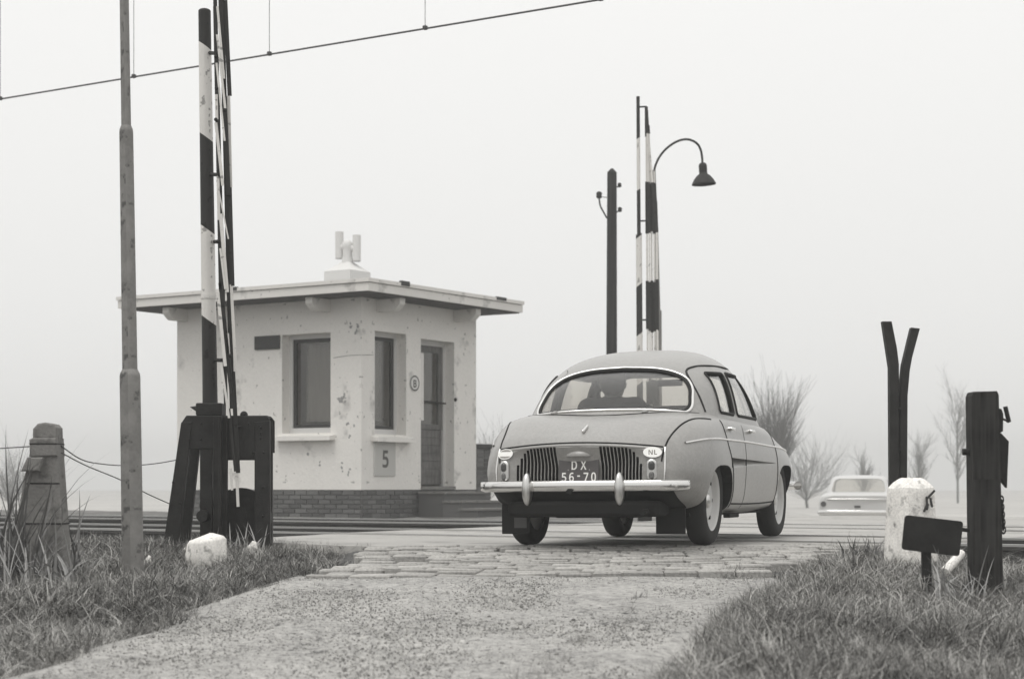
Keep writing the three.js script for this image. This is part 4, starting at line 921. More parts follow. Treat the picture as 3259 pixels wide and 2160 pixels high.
  for (const [x, y] of [[686, 180], [688, 280], [686, 380], [692, 768], [730, 1132], [714, 350]]) { const b = obj('pivot_bolt', rv, M.iron, bm); b.position.copy(at(x, y, d - 0.285)); b.scale.setScalar(1.5); }
}
// barrier on the other side of the rails
{
  const d = 24.7, s = d / F, X = (px) => (px - CX) * s, Y = (py) => EYE + (HOR - py) * s;
  const bm = thing('barrier_boom', 'raised thin striped barrier boom on the other side of the rails, beside the street lamp', 'barrier boom');
  const axis = (y) => X(lerp(2036, 2031, clamp((y - Y(1100)) / (Y(308) - Y(1100)), -1, 1)));
  stripes(bm, (y) => axis(y), [Y(307), Y(440), Y(604), Y(753)], 0.023, 0.025, d, 0.6, 'stripe');
  stripes(bm, (y) => axis(y), [Y(752), Y(753.5), Y(907), Y(1063), Y(1220), Y(1380), Y(1560)].map((v, i) => i ? v : Y(747)), 0.040, 0.042, d, 0.8, 'stripe');
  const cols = [[2057, 2059, 340, 10, 0.02], [2058, 2066, 352, 9, 0.05], [2060, 2074, 372, 9, 0.0], [2063, 2082, 400, 9, 0.03], [2066, 2089, 470, 9, 0.06], [2082, 2092, 545, 8, 0.0]];
  const bands = [430, 583, 742, 895, 1052, 1210, 1400];
  for (const [x0, x1, y0, w, z] of cols) {
    const ys = [y0, ...bands.filter((b) => b > y0 + 20), 1470].map((y, i, a) => i && i < a.length - 1 ? y + rr(-6, 6) : y), f = (y) => lerp(x0, x1, clamp((y - y0) / (720 - y0), 0, 1)) + (y > 720 ? (y - 720) * 0.006 : 0);
    for (let k = 0; k + 1 < ys.length; k++) {
      const white = bands.findIndex((b) => b > (ys[k] + ys[k + 1]) / 2) % 2 === 1;
      obj('slat', uvm(bar(V(X(f(ys[k])), Y(ys[k]), -d + z), V(X(f(ys[k + 1])), Y(ys[k + 1]), -d + z), w * s * (white ? 0.62 : 1), 0.008)), white ? M.whitePaint : M.blackPaint, bm);
    }
  }
  for (const y of [340, 703, 1018]) obj('slat_bracket', [rod(V(X(2034), Y(y), -d), V(X(2058), Y(y), -d + 0.02), 0.011, 0.011, 8)], M.iron, bm);
  const st = thing('barrier_stand', 'black iron barrier stand on the other side of the rails, behind the grey saloon', 'barrier stand');
  const gy = groundY(X(2050), d);
  for (const [a, b] of [[-0.3, -0.38], [0.3, 0.34]]) for (const z of [-0.12, 0.12]) obj('leg', [bar(V(X(2050) + b, gy - 0.05, -d + z), V(X(2050) + a, gy + 0.95, -d + z), 0.09, 0.06)], M.iron, st);
  obj('side_plate', [box(X(2050) - 0.34, X(2050) + 0.34, gy + 0.72, gy + 0.98, -d - 0.15, -d - 0.12), box(X(2050) - 0.34, X(2050) + 0.34, gy + 0.72, gy + 0.98, -d + 0.15, -d + 0.18)], M.iron, st);
  obj('centre_post', [box(X(2050) - 0.08, X(2050) + 0.1, gy - 0.05, gy + 0.71, -d - 0.08, -d + 0.08)], M.iron, st);
}
// street lamp
{
  const d = 26.4, s = d / F, X = (px) => (px - CX) * s, Y = (py) => EYE + (HOR - py) * s, gy = groundY(X(2096), d);
  const l = thing('street_lamp', 'street lamp with a curved swan neck and bell shade', 'street lamp');
  const seg = (name, x0, y0, x1, y1, r0, r1) => obj(name, [rod(V(X(x0), y0, -d), V(X(x1), y1, -d), r0, r1, 18)], M.pole, l);
  seg('lower_pole', 2098, gy - 0.05, 2096, Y(988), 0.048, 0.046); seg('upper_pole', 2095, Y(992), 2086, Y(640), 0.034, 0.030); seg('neck_pole', 2086, Y(642), 2082, Y(540), 0.024, 0.022);
  const pts = [[2082, 545], [2086, 528], [2097, 503], [2114, 480], [2136, 461], [2160, 448], [2184, 443], [2206, 448], [2222, 460], [2231, 478], [2235, 500], [2236, 520]].map(([a, b]) => V(X(a), Y(b), -d));
  obj('swan_neck', tube(pts, 0.0165, 70, 10), M.iron, l);
  const sh = lathe([[0.001, Y(517)], [0.035, Y(518)], [0.055, Y(523)], [0.06, Y(530)], [0.058, Y(548)], [0.06, Y(553)], [0.10, Y(560)], [0.14, Y(571)], [0.168, Y(583)], [0.174, Y(587)], [0.166, Y(587)], [0.13, Y(573)], [0.05, Y(558)], [0.001, Y(556)]], 36); sh.translate(X(2238), 0, -d);
  const tilt = new THREE.Matrix4().makeTranslation(X(2238), Y(540), -d).multiply(new THREE.Matrix4().makeRotationZ(0.06)).multiply(new THREE.Matrix4().makeTranslation(-X(2238), -Y(540), d)); sh.applyMatrix4(tilt);
  obj('lamp_shade', sh, M.iron, l);
}
// telegraph pole
{
  const d = 32, s = d / F, X = (px) => (px - CX) * s, Y = (py) => EYE + (HOR - py) * s;
  const t = thing('telegraph_pole', 'dark tarred wooden telegraph pole with small insulators', 'telegraph pole');
  obj('pole', [rod(V(X(1946), groundY(X(1946), d) - 0.2, -d), V(X(1948), Y(548), -d), 0.105, 0.082, 16), rod(V(X(1948), Y(548), -d), V(X(1948), Y(536), -d), 0.082, 0.02, 16)], M.tar, t);
  obj('bracket', tube([V(X(1932), Y(694), -d), V(X(1922), Y(676), -d), V(X(1911), Y(655), -d), V(X(1907), Y(630), -d)], 0.014, 20, 8), M.iron, t);
  const ins = (x, y, r) => { const g = lathe([[0.001, 0.07], [0.035, 0.06], [0.05, 0.03], [0.042, 0], [0.05, -0.03], [0.03, -0.045], [0.001, -0.045]], 16); g.scale(r, r, r); g.translate(X(x), Y(y), -d); obj('insulator', g, M.iron, t); };
  ins(1907, 622, 1.05); ins(1972, 590, 0.7); ins(1973, 668, 0.75);
  obj('peg', [rod(V(X(1955), Y(596), -d), V(X(1978), Y(592), -d), 0.012)], M.iron, t); obj('peg', [rod(V(X(1955), Y(680), -d), V(X(1980), Y(664), -d), 0.012)], M.iron, t);
  obj('stay', [rod(V(X(1907), Y(626), -d), V(X(1935), Y(628), -d), 0.006)], M.iron, t);
}
// fork of two bent rails that catches the boom
{
  const d = 14, s = d / F, X = (px) => (px - CX) * s, Y = (py) => EYE + (HOR - py) * s;
  const f = thing('rail_fork', 'dark forked post made of two old rails bent apart at the top', 'post');
  const half = (pts, z) => { const g = poly(pts.map(([a, b]) => [X(a), Y(b)]), 0.09, 0.008); g.translate(0, 0, -d + z); obj('bent_rail', g, M.iron, f); };
  half([[2806, 1024], [2835, 1024], [2852, 1110], [2858, 1160], [2859, 1260], [2862, 1790], [2832, 1790], [2828, 1170]], 0.01);
  half([[2899, 1043], [2926, 1046], [2901, 1140], [2894, 1180], [2887, 1260], [2884, 1790], [2861, 1790], [2862, 1260], [2868, 1185], [2871, 1160]], -0.005);
  for (const y of [1300, 1430]) { const r = new THREE.CylinderGeometry(0.014, 0.014, 0.14, 10); r.rotateX(Math.PI / 2); r.translate(X(2860), Y(y), -d); obj('bolt', r, M.iron, f); }
}
// white bollard
{
  const d = 11.2, s = d / F, X = (px) => (px - CX) * s, Y = (py) => EYE + (HOR - py) * s, cx = 2902;
  const b = thing('stone_bollard', 'chipped white painted stone bollard behind the black sign board', 'bollard', V(X(cx), floorAt(cx, d) - 0.06, -d - 0.02));
  const H = Y(1522) - floorAt(cx, d) + 0.06, rings = [];
  for (const [t, r] of [[0, 0.137], [0.5, 0.125], [0.86, 0.117], [0.90, 0.113], [0.95, 0.09], [0.985, 0.066], [1, 0.05]]) {
    const ring = []; for (let k = 0; k < 32; k++) { const a = k / 32 * 2 * Math.PI + 0.4, q = 1 / Math.max(Math.abs(Math.cos(a)), Math.abs(Math.sin(a))) ** 0.55; ring.push(V(Math.cos(a) * r * q, t * H + 0.004 * Math.sin(k * 7), Math.sin(a) * r * q)); } rings.push(ring.reverse());
  }
  const g = uvm(loft(rings)); g.computeVertexNormals(); g.rotateY(0.5);
  obj('stone', g, M.whiteStone, b);
  for (const [x, y, rz, h] of [[2952, 1574, -0.75, 0.075], [2940, 1592, 0.05, 0.05], [2954, 1598, 0.2, 0.06], [2942, 1612, -0.2, 0.04], [2936, 1616, -0.4, 0.05]]) { const m = rbox(0.014, h, 0.012, 0.005); m.rotateZ(rz); m.translate(X(x) - X(cx), Y(y) - b.position.y, 0.113); obj('painted_mark', m, M.sash, b); }
}
// black sign board on a short post
{
  const d = 9.8, s = d / F, X = (px) => (px - CX) * s, Y = (py) => EYE + (HOR - py) * s;
  const b = thing('sign_board', 'small black rounded sign board tilted on a short post in the grass', 'sign', V(X(2960), floorAt(2960, d) - 0.1, -d));
  const pts = [[2882, 1638], [3066, 1659], [3053, 1770], [2871, 1748]], g = prism(pts.map(([a, c]) => [X(a) - X(2960), Y(c) - b.position.y]), 'z', -0.012, 0.012, 0.02);
  obj('board', g, M.black, b);
  const po = rbox(0.05, Y(1745) - b.position.y, 0.035, 0.006); po.translate(X(2958) - X(2960), (Y(1745) - b.position.y) / 2, -0.04); po.rotateZ(0.02); obj('post', po, M.black, b);
  const arm = rod(V(X(3050) - X(2960), Y(1683) - b.position.y, -0.03), V(X(3092) - X(2960), Y(1688) - b.position.y, -0.06), 0.011); obj('stay_rod', arm, M.black, b);
}
// heavy timber post with a lock box
{
  const d = 9.9, s = d / F, X = (px) => (px - CX) * s, Y = (py) => EYE + (HOR - py) * s, by = floorAt(3135, d) - 0.1;
  const b = thing('timber_post', 'thick dark square timber post with an iron box on its side', 'post', V(X(3132), by, -d));
  const rel = (pts) => pts.map(([a, c]) => [X(a) - X(3132), Y(c) - by]);
  obj('post', poly([...rel([[3084, 1262], [3090, 1248], [3164, 1246], [3170, 1258]]), [X(3186) - X(3132), 0], [X(3092) - X(3132), 0]].reverse(), 0.15, 0.008), M.timber, b);
  obj('lock_box', poly(rel([[3162, 1298], [3182, 1302], [3188, 1318], [3187, 1372], [3176, 1380], [3160, 1380]]).reverse(), 0.1, 0.006), M.iron, b);
  const w = poly(rel([[3160, 1376], [3190, 1378], [3214, 1404], [3208, 1552], [3184, 1522], [3160, 1515]]).reverse(), 0.05, 0.005); w.translate(0, 0, -0.03); obj('hanging_plate', w, M.iron, b);
  const bolt = new THREE.CylinderGeometry(0.018, 0.018, 0.05, 12); bolt.rotateZ(Math.PI / 2); bolt.translate(X(3080) - X(3132), Y(1438) - by, 0); obj('bolt', bolt, M.iron, b);
  obj('lever', [rod(V(X(3204) - X(3132), Y(1293) - by, -0.02), V(X(3216) - X(3132), Y(1343) - by, -0.02), 0.012), rod(V(X(3184) - X(3132), Y(1328) - by, 0), V(X(3216) - X(3132), Y(1342) - by, -0.02), 0.006)], M.iron, b);
  obj('chain', (() => { const o = []; for (let k = 0; k < 9; k++) { const g = new THREE.TorusGeometry(0.016, 0.005, 6, 12); g.scale(0.7, 1.2, 1); if (k % 2) g.rotateY(Math.PI / 2); g.translate(X(3192 + k * 0.8) - X(3132), Y(1590 + k * 12) - by, -0.02); o.push(g); } return o; })(), M.iron, b);
}
// white stones
const stone = (name, label, px, py, d, w, h, dp, turn, pts) => {
  const b = thing(name, label, 'stone', V((px - CX) / F * d, floorAt(px, d) - 0.05, -d), turn);
  const rings = []; for (const [t, r] of pts) { const ring = []; for (let k = 0; k < 8; k++) { const a = ((k >> 1) * 90 + (k % 2 ? 50 : 40)) / 180 * Math.PI, q = 1.3; ring.push(V(Math.cos(a) * r * q * w + 0.004 * Math.sin(k * 5 + t * 9), t * h + (t > 0.7 ? 0.02 * Math.cos(a) : 0), Math.sin(a) * r * q * dp)); } rings.push(ring.reverse()); }
  obj('block', uvm(loft(rings)), M.whiteStone, b);
};
stone('white_stone', 'low white painted kerb stone in the grass in front of the barrier stand', 656, 1760, 11.6, 0.105, 0.245, 0.1, 0.55, [[0, 1.03], [0.5, 1], [0.84, 0.95], [0.93, 0.8], [1, 0.3]]);
stone('white_stone', 'small flat white stone behind the leg of the barrier stand', 592, 1722, 12.7, 0.05, 0.095, 0.05, 0.2, [[0, 1], [0.7, 1], [0.95, 0.8], [1, 0.4]]);
stone('white_stone', 'little white pebble in the grass next to the mast', 466, 1750, 11.8, 0.026, 0.11, 0.03, 0.2, [[0, 1], [0.7, 1], [0.95, 0.8], [1, 0.4]]);
stone('white_stone', 'pale broken stone low in the grass at the right leg of the stand', 800, 1722, 12.6, 0.035, 0.13, 0.03, 0.9, [[0, 1], [0.7, 1], [0.95, 0.7], [1, 0.3]]);
{
  const d = 10.4, s = d / F, X = (px) => (px - CX) * s, Y = (py) => EYE + (HOR - py) * s;
  const t = obj('white_pole', [rod(V(X(3006), Y(1822), -d), V(X(3095), Y(1766), -d - 0.25), 0.028, 0.024, 14)], M.whiteStone);
  tag(t, 'white painted pole end leaning in the grass against the timber post', 'pole');
}
// concrete anchor post with strap bands
{
  const d = 10.6, s = d / F, by = floorAt(150, d) - 0.1, X = (px) => (px - 150) * s, Y = (py) => EYE + (HOR - py) * s - by;
  const b = thing('concrete_post', 'weathered tapering concrete anchor post among the reeds', 'post', V((150 - CX) * s, by, -d));
  const k = (name, pts, t, z = 0) => { const g = poly(pts.map(([a, c]) => [X(a), Y(c)]).reverse(), t, 0.01); g.translate(0, 0, z); obj(name, g, M.concrete, b); };
  k('shaft', [[112, 1396], [190, 1396], [198, 1520], [212, 1720], [218, 1900], [40, 1900], [58, 1700], [84, 1520], [108, 1456]], 0.16);
  k('head', [[113, 1366], [128, 1349], [152, 1345], [178, 1350], [189, 1362], [190, 1397], [112, 1397]], 0.15);
  k('band', [[104, 1400], [116, 1394], [190, 1394], [193, 1452], [106, 1455]], 0.19);
  k('corbel', [[104, 1456], [156, 1456], [142, 1500], [84, 1500]], 0.1, 0.09);
  for (const [x0, x1, y] of [[104, 193, 1413], [90, 200, 1538], [70, 213, 1665]]) { const g = rbox((x1 - x0) * s * 0.97, 0.008, y < 1450 ? 0.196 : 0.168, 0.003); g.translate(X((x0 + x1) / 2), Y(y), 0); obj('strap', g, M.iron, b); }
}
const fence = (label, pts) => tag(obj('fence_wire', tube(pts.map(([a, b, d]) => at(a, b, d)), 0.0035, 50, 6), M.wire), label, 'wire', 'fence wires by the concrete post');
fence('upper thin fence wire sagging from the concrete post to the barrier stand', [[193, 1419, 10.6], [250, 1458, 10.9], [330, 1477, 11.6], [420, 1481, 12.2], [500, 1474, 12.7], [558, 1464, 13.1]]);
fence('lower thin fence wire slanting down from the concrete post to the stand foot', [[193, 1440, 10.6], [270, 1480, 11.2], [385, 1528, 12], [470, 1572, 12.6], [548, 1607, 13.1]]);
fence('short fence wire running away from the concrete post on its free side', [[104, 1420, 10.6], [40, 1424, 10.6], [-60, 1430, 10.6]]);
// overhead wire above the back track
{
  const c = thing('contact_wire', 'overhead contact wire hung on droppers high across the sky', 'wire');
  const y0 = 5.6, y1 = 7.1;
  obj('contact_line', [rod(pq(TRACK[1], -45, y0), pq(TRACK[1], 26, y0), 0.011, 0.011, 8)], M.wire, c);
  obj('carrier_line', tube([-45, -36, -27, -18, -9, 0, 9, 18, 26].map((q) => pq(TRACK[1], q, y1 + 0.0006 * (q + 9) ** 2)), 0.009, 80, 6), M.wire, c);
  for (const q of [-28.5, -26.2, -23.87, -21.56, -19.35, -16.88, -14.63, -12.32, -10.01, -7.7, -5.4]) {
    obj('dropper', [rod(pq(TRACK[1], q, y0), pq(TRACK[1], q, y1 + 0.0006 * (q + 9) ** 2), 0.004, 0.004, 6)], M.wire, c);
    const k = rbox(0.05, 0.05, 0.05, 0.012); const m = obj('clamp', k, M.wire, c); m.position.copy(pq(TRACK[1], q, y0 + 0.01)); m.rotation.y = TURN;
  }
}

// ---------------------------------------------------------------- car that has already crossed
{
  const car = thing('saloon_car', 'pale saloon car far off beyond the rails, half hidden by the forked post', 'car', V(8.05, roadY(8.05, 43) + 0.004, -43), -12 * Math.PI / 180);
  const pale = new THREE.MeshPhysicalMaterial({ color: grey(0.5), roughness: 0.4, clearcoat: 0.4, clearcoatRoughness: 0.3 });
  const rows = [
    [-1.16, 0.40, 0.60, 0.44, 0.70, 0.62, 0.76, 0.82, 0.74, 0.88, 0.66, 0.90], [-1.12, 0.36, 0.68, 0.41, 0.80, 0.62, 0.84, 0.85, 0.81, 0.915, 0.72, 0.935], [-0.9, 0.32, 0.70, 0.38, 0.84, 0.62, 0.88, 0.87, 0.84, 0.94, 0.74, 0.965],
    [-0.3, 0.28, 0.70, 0.34, 0.85, 0.60, 0.89, 0.87, 0.85, 0.95, 0.76, 0.98], [0.6, 0.24, 0.70, 0.30, 0.85, 0.58, 0.89, 0.86, 0.85, 0.95, 0.78, 0.98], [1.8, 0.24, 0.70, 0.30, 0.85, 0.58, 0.88, 0.85, 0.84, 0.94, 0.76, 0.97], [2.8, 0.27, 0.68, 0.33, 0.83, 0.58, 0.86, 0.82, 0.82, 0.90, 0.70, 0.92], [3.3, 0.34, 0.6, 0.4, 0.74, 0.58, 0.78, 0.76, 0.74, 0.82, 0.6, 0.84], [3.36, 0.38, 0.5, 0.44, 0.6, 0.58, 0.64, 0.72, 0.6, 0.77, 0.5, 0.79]];
  let body = brush(lowerBody(rows, (p) => { const r = sstep(0.5, 1.1, p.z); p.z -= r * 0.10 * p.x * p.x; }, 50), pale);
  for (const s of [-1, 1]) for (const c of [0, 2.6]) {
    const o = []; for (let k = 0; k <= 16; k++) { const t = Math.PI * k / 16; o.push([c + 0.38 * Math.cos(t), 0.28 + 0.36 * Math.sin(t)]); } o.push([c - 0.38, -0.2], [c + 0.38, -0.2]);
    body = cut(body, brush(prism(o, 'x', s > 0 ? 0.55 : -1.2, s > 0 ? 1.2 : -0.55), under));
  }
  body = cut(body, brush(prism([[-0.1, 0.4], [-0.1, 1.2], [1.9, 1.2], [1.9, 0.4]], 'x', -0.7, 0.7), cloth));
  obj('body', body.geometry, pale, car);
  const gh = [[-0.52, 0.90, 2.2, 0.90, 0.76, 0.90, 5], [-0.32, 1.02, 2.0, 1.02, 0.74, 1.02, 4.6], [-0.12, 1.15, 1.82, 1.15, 0.70, 1.15, 4.4], [0.1, 1.28, 1.64, 1.28, 0.655, 1.27, 4.2], [0.24, 1.335, 1.52, 1.335, 0.61, 1.33, 4], [0.42, 1.365, 1.38, 1.365, 0.52, 1.362, 3.6], [0.62, 1.38, 1.2, 1.38, 0.34, 1.378, 3], [0.85, 1.385, 0.95, 1.385, 0.1, 1.385, 2.5]];
  const outer = greenhouse(gh), om = new THREE.Mesh(outer); om.updateMatrixWorld(true);
  let shell = cut(brush(outer, pale), brush(greenhouse(gh, 0.03, 0.12), cloth));
  const pane = cut(brush(greenhouse(gh, 0.008), M.glass), brush(greenhouse(gh, 0.0125, 0.1), M.glass));
  const rwin = [[-0.62, 0.99], [0.62, 0.99], [0.56, 1.25], [0.46, 1.295], [-0.46, 1.295], [-0.56, 1.25]];
  const wins = [['rear_window', prism(rwin, 'z', -0.5, 2, 0.06)], ['windscreen', prism(rwin, 'z', -3, -1.2, 0.06)]];
  for (const s of [-1, 1]) for (const q of [[[0.1, 0.99], [0.86, 0.99], [0.86, 1.27], [0.36, 1.27]], [[0.94, 0.99], [1.85, 0.99], [1.5, 1.27], [0.94, 1.27]]]) wins.push(['side_window', prism(q, 'x', s > 0 ? 0.35 : -1.2, s > 0 ? 1.2 : -0.35, 0.05)]);
  for (const [n, w] of wins) { shell = cut(shell, brush(w, seam)); obj(n, cut(pane, brush(w, M.glass), INTERSECTION).geometry, M.glass, car); }
  obj('cabin', shell.geometry, pale, car);
  const bpath = []; for (let k = -20; k <= 20; k++) { const x = k / 20 * 0.9; bpath.push(V(x, 0.53, 1.26 - 0.1 * x * x - 0.3 * Math.max(0, Math.abs(x) - 0.7))); }
  obj('rear_bumper', sweep(bpath, [[-0.01, -0.05], [0.04, -0.04], [0.05, 0], [0.04, 0.04], [-0.01, 0.05]]), M.chrome, car);
  obj('boot_trim', sweep(bpath.map((p) => V(p.x * 0.93, 0.83, p.z - 0.085)), [[-0.004, -0.012], [0.012, -0.01], [0.012, 0.01], [-0.004, 0.012]]), M.chrome, car);
  const apron = rbox(1.3, 0.2, 0.3, 0.04); apron.translate(0, 0.36, 0.95); obj('rear_apron', apron, under, car);
  for (const s of [-1, 1]) {
    const g = new THREE.CylinderGeometry(0.06, 0.07, 0.06, 20); g.rotateX(Math.PI / 2); g.translate(s * 0.76, 0.72, 1.09); obj('tail_lamp', g, lens, car);
    const k = rbox(0.14, 0.05, 0.02, 0.008); k.translate(s * 0.0 + 0.0, 0.66 + s * 0.0, 1.165); if (s > 0) obj('registration_plate', k, M.sash, car);
    wheelParts(car, s * 0.72, 0, 0.33, 0.17, s, 0, tyreM, rimM, M.dullChrome); wheelParts(car, s * 0.72, 2.6, 0.33, 0.17, s, 0, tyreM, rimM, M.dullChrome);
  }
}
// ---------------------------------------------------------------- bare trees and bushes in the haze
function bough(list, a, dir, L, r, depth, o) {
  const n = depth > 0 ? 3 : 2; let p = a.clone(), d = dir.clone();
  for (let i = 0; i < n; i++) {
    d.add(V(rr(-1, 1), rr(-0.6, 1) + o.up, rr(-1, 1)).multiplyScalar(o.wob)).normalize();
    const q = p.clone().addScaledVector(d, L / n), r1 = r * (1 - 0.32 * (i + 1) / n);
    list.push(rod(p, q, r * (1 - 0.32 * i / n), r1, depth > 1 ? 6 : 4, false));
    if (depth > 0) for (let k = 0; k < o.kids; k++) {
      const nd = d.clone().add(V(rr(-1, 1), rr(-0.5, 1), rr(-1, 1)).multiplyScalar(o.spread)).normalize();
      bough(list, p.clone().lerp(q, rnd()), nd, L * rr(0.45, 0.75), r1 * rr(0.45, 0.65), depth - 1, o);
    }
    p = q;
  }
}
function tree(name, label, category, px, d, h, o, group) {
  const X = (px - CX) / F * d, y = groundY(X, d), t = thing(name, label, category, V(X, y - 0.05, -d), 0, group);
  const tr = [], cr = [], top = V(rr(-0.1, 0.1), h * o.trunk, rr(-0.1, 0.1));
  tr.push(rod(V(0, 0, 0), top.clone().multiplyScalar(0.5), o.r, o.r * 0.9, 10, false), rod(top.clone().multiplyScalar(0.5), top, o.r * 0.9, o.r * (o.knob ?? 0.8), 10));
  if (o.knob) tr.push(new THREE.IcosahedronGeometry(o.r * o.knob * 1.05, 2).translate(top.x, top.y, top.z));
  for (let k = 0; k < o.n; k++) {
    const az = rr(0, 6.283), tilt = o.tilt * Math.sqrt(rnd()), dir = V(Math.cos(az) * Math.sin(tilt), Math.cos(tilt), Math.sin(az) * Math.sin(tilt));
    bough(cr, top.clone().addScaledVector(V(0, -1, 0), rr(0, o.low ?? 0.25) * h * o.trunk), dir, h * (1 - o.trunk) * rr(0.55, 0.8), o.br * rr(0.7, 1.2), o.depth, o);
  }
  obj('trunk', tr, M.bark, t); obj('crown', cr, M.twig, t);
}
tree('pollard_willow', 'bare bushy pollard willow behind the bonnet of the grey saloon', 'tree', 2455, 62, 4.35, { trunk: 0.3, r: 0.17, knob: 1.3, n: 40, tilt: 0.46, br: 0.022, depth: 2, kids: 2, spread: 0.55, wob: 0.10, up: 0.5 });
tree('hawthorn_bush', 'low spreading bare bush between the saloon and the pale car', 'bush', 2570, 100, 3.8, { trunk: 0.12, r: 0.08, n: 22, tilt: 1.1, br: 0.018, depth: 2, kids: 2, spread: 0.8, wob: 0.25, up: 0.1 });
tree('bare_tree', 'faint slender bare tree right behind the white bollard', 'tree', 2925, 120, 5.4, { trunk: 0.6, low: 0.8, r: 0.06, n: 14, tilt: 0.5, br: 0.026, depth: 2, kids: 2, spread: 0.6, wob: 0.2, up: 0.3 });
tree('bare_tree', 'faint tall leaning bare tree beside the timber post', 'tree', 3050, 125, 8.6, { trunk: 0.65, low: 0.75, r: 0.07, n: 16, tilt: 0.55, br: 0.028, depth: 2, kids: 2, spread: 0.7, wob: 0.2, up: 0.2 });
tree('bare_tree', 'faint thin bare tree in the haze above the pale car', 'tree', 2745, 105, 3.6, { trunk: 0.6, low: 0.9, r: 0.05, n: 16, tilt: 0.6, br: 0.022, depth: 2, kids: 2, spread: 0.7, wob: 0.2, up: 0.3 });
tree('hawthorn_bush', 'small bare bush showing over the brick pier by the hut', 'bush', 1512, 64, 3.1, { trunk: 0.12, r: 0.06, n: 22, tilt: 0.9, br: 0.016, depth: 2, kids: 2, spread: 0.7, wob: 0.22, up: 0.2 });
tree('hawthorn_bush', 'faint low bare bush in the mist behind the reeds and concrete post', 'bush', 40, 90, 3.0, { trunk: 0.12, r: 0.06, n: 20, tilt: 1.0, br: 0.018, depth: 2, kids: 2, spread: 0.7, wob: 0.22, up: 0.2 });

// ---------------------------------------------------------------- grass and weeds
function blade(pos, base, az, L, w, lean, curl, seg = 4, twist = 0) {
  const pts = []; let p = base.clone(), el = Math.PI / 2 - lean, a = az;
  for (let i = 0; i <= seg; i++) {
    pts.push([p.clone(), a]); p = p.clone().add(V(Math.cos(a) * Math.cos(el), Math.sin(el), Math.sin(a) * Math.cos(el)).multiplyScalar(L / seg));
    el -= curl / seg; a += twist / seg;
  }
  for (let i = 0; i < seg; i++) {
    const [q0, a0] = pts[i], [q1, a1] = pts[i + 1], w0 = w * (1 - (i / seg) ** 2) / 2, w1 = w * (1 - ((i + 1) / seg) ** 2) / 2;
    const A = [q0.x - Math.sin(a0) * w0, q0.y, q0.z + Math.cos(a0) * w0], B = [q0.x + Math.sin(a0) * w0, q0.y, q0.z - Math.cos(a0) * w0], C = [q1.x + Math.sin(a1) * w1, q1.y, q1.z - Math.cos(a1) * w1], D = [q1.x - Math.sin(a1) * w1, q1.y, q1.z + Math.cos(a1) * w1];
    pos.push(...A, ...B, ...C); if (i < seg - 1) pos.push(...A, ...C, ...D);
  }
}
function fromPos(pos) { const g = new THREE.BufferGeometry(); g.setAttribute('position', new THREE.Float32BufferAttribute(pos, 3)); g.computeVertexNormals(); g.setAttribute('uv', new THREE.Float32BufferAttribute(new Float32Array(pos.length / 3 * 2), 2)); return g; }
const leafM = new THREE.MeshStandardMaterial({ color: new THREE.Color(1, 0.99, 0.965), roughness: 0.85, side: THREE.DoubleSide });
function lawn(name, label, N, pick, lenK, pale) {
  const variants = [];
  for (let v = 0; v < 6; v++) {
    const pos = [];
    for (let k = 0; k < (pale ? 6 : 20); k++) blade(pos, V(rr(-0.05, 0.05), -0.01, rr(-0.05, 0.05)), rr(0, 6.283), rr(0.06, 0.17) * lenK, rr(0.0024, pale ? 0.004 : 0.005), pale ? rr(0.5, 1.3) : rr(0.15, 1.35), pale ? rr(0.3, 2.4) * (rnd() < 0.5 ? 1 : 0.4) : rr(0.2, 3.0), pale ? 8 : 5, rr(-2.6, 2.6));
    variants.push(fromPos(pos));
  }
  const lists = variants.map(() => []);
  for (let i = 0, tries = 0; i < N && tries < N * 12; tries++) { const q = pick(); if (q) { lists[Math.floor(rnd() * variants.length)].push(q); i++; } }
  const m4 = new THREE.Matrix4(), qn = new THREE.Quaternion(), e = new THREE.Euler(), c = new THREE.Color(), root = new THREE.Group();
  root.name = name; root.userData = { kind: 'stuff', label, category: 'grass' }; scene.add(root);
  lists.forEach((l, v) => {
    const im = new THREE.InstancedMesh(variants[v], leafM, l.length);
    im.name = 'grass_tufts'; im.castShadow = im.receiveShadow = true; im.userData.kind = 'stuff';
    l.forEach(([x, y, z, s], i) => {
      e.set(rr(-0.25, 0.25), rr(0, 6.283), rr(-0.25, 0.25)); qn.setFromEuler(e);
      m4.compose(V(x, y, z), qn, V(s * rr(0.8, 1.3), s * rr(0.65, 1.15), s * rr(0.8, 1.3))); im.setMatrixAt(i, m4);
      const t = rnd() + 0.9 * (fbm(x / 9 + 3.5, z / 9 + 7.5, 20, 3, 44) - 0.5), b = pale ? rr(0.26, 0.46) : t < 0.58 ? rr(0.06, 0.16) : rr(0.18, 0.4); c.setRGB(b, b * 0.99, b * 0.965); im.setColorAt(i, c);
    });
    root.add(im);
  });
}
const clump = (x, d, s) => fbm(x / 16 + 0.5, d / 16 + 0.5, 24, 3, s);
lawn('verge_grass', 'matted dry grass on the verge round the mast and barrier stand', 9000, () => {
  const d = rr(4.5, 14.4) , x = rr(-0.29 * d - 0.7, -0.9), c = clump(x, d, 3);
  const edge = edgeL(d) - x + 0.08 + 0.9 * (clump(x * 3, d * 3, 9) - 0.5);
  if (edge < -0.06 || P(x, d) > 11.35 + 0.5 * (c - 0.5)) return null;
  if (edge < 0.2 && rnd() < 0.4) return null;
  if (c < 0.4 && rnd() < 0.5) return null;
  return [x, groundY(x, d) + (edge < 0 ? 0.05 : 0), -d, lerp(0.45, 1.15, sstep(0, 0.5, edge)) * lerp(0.6, 1.3, c)];
}, 1);
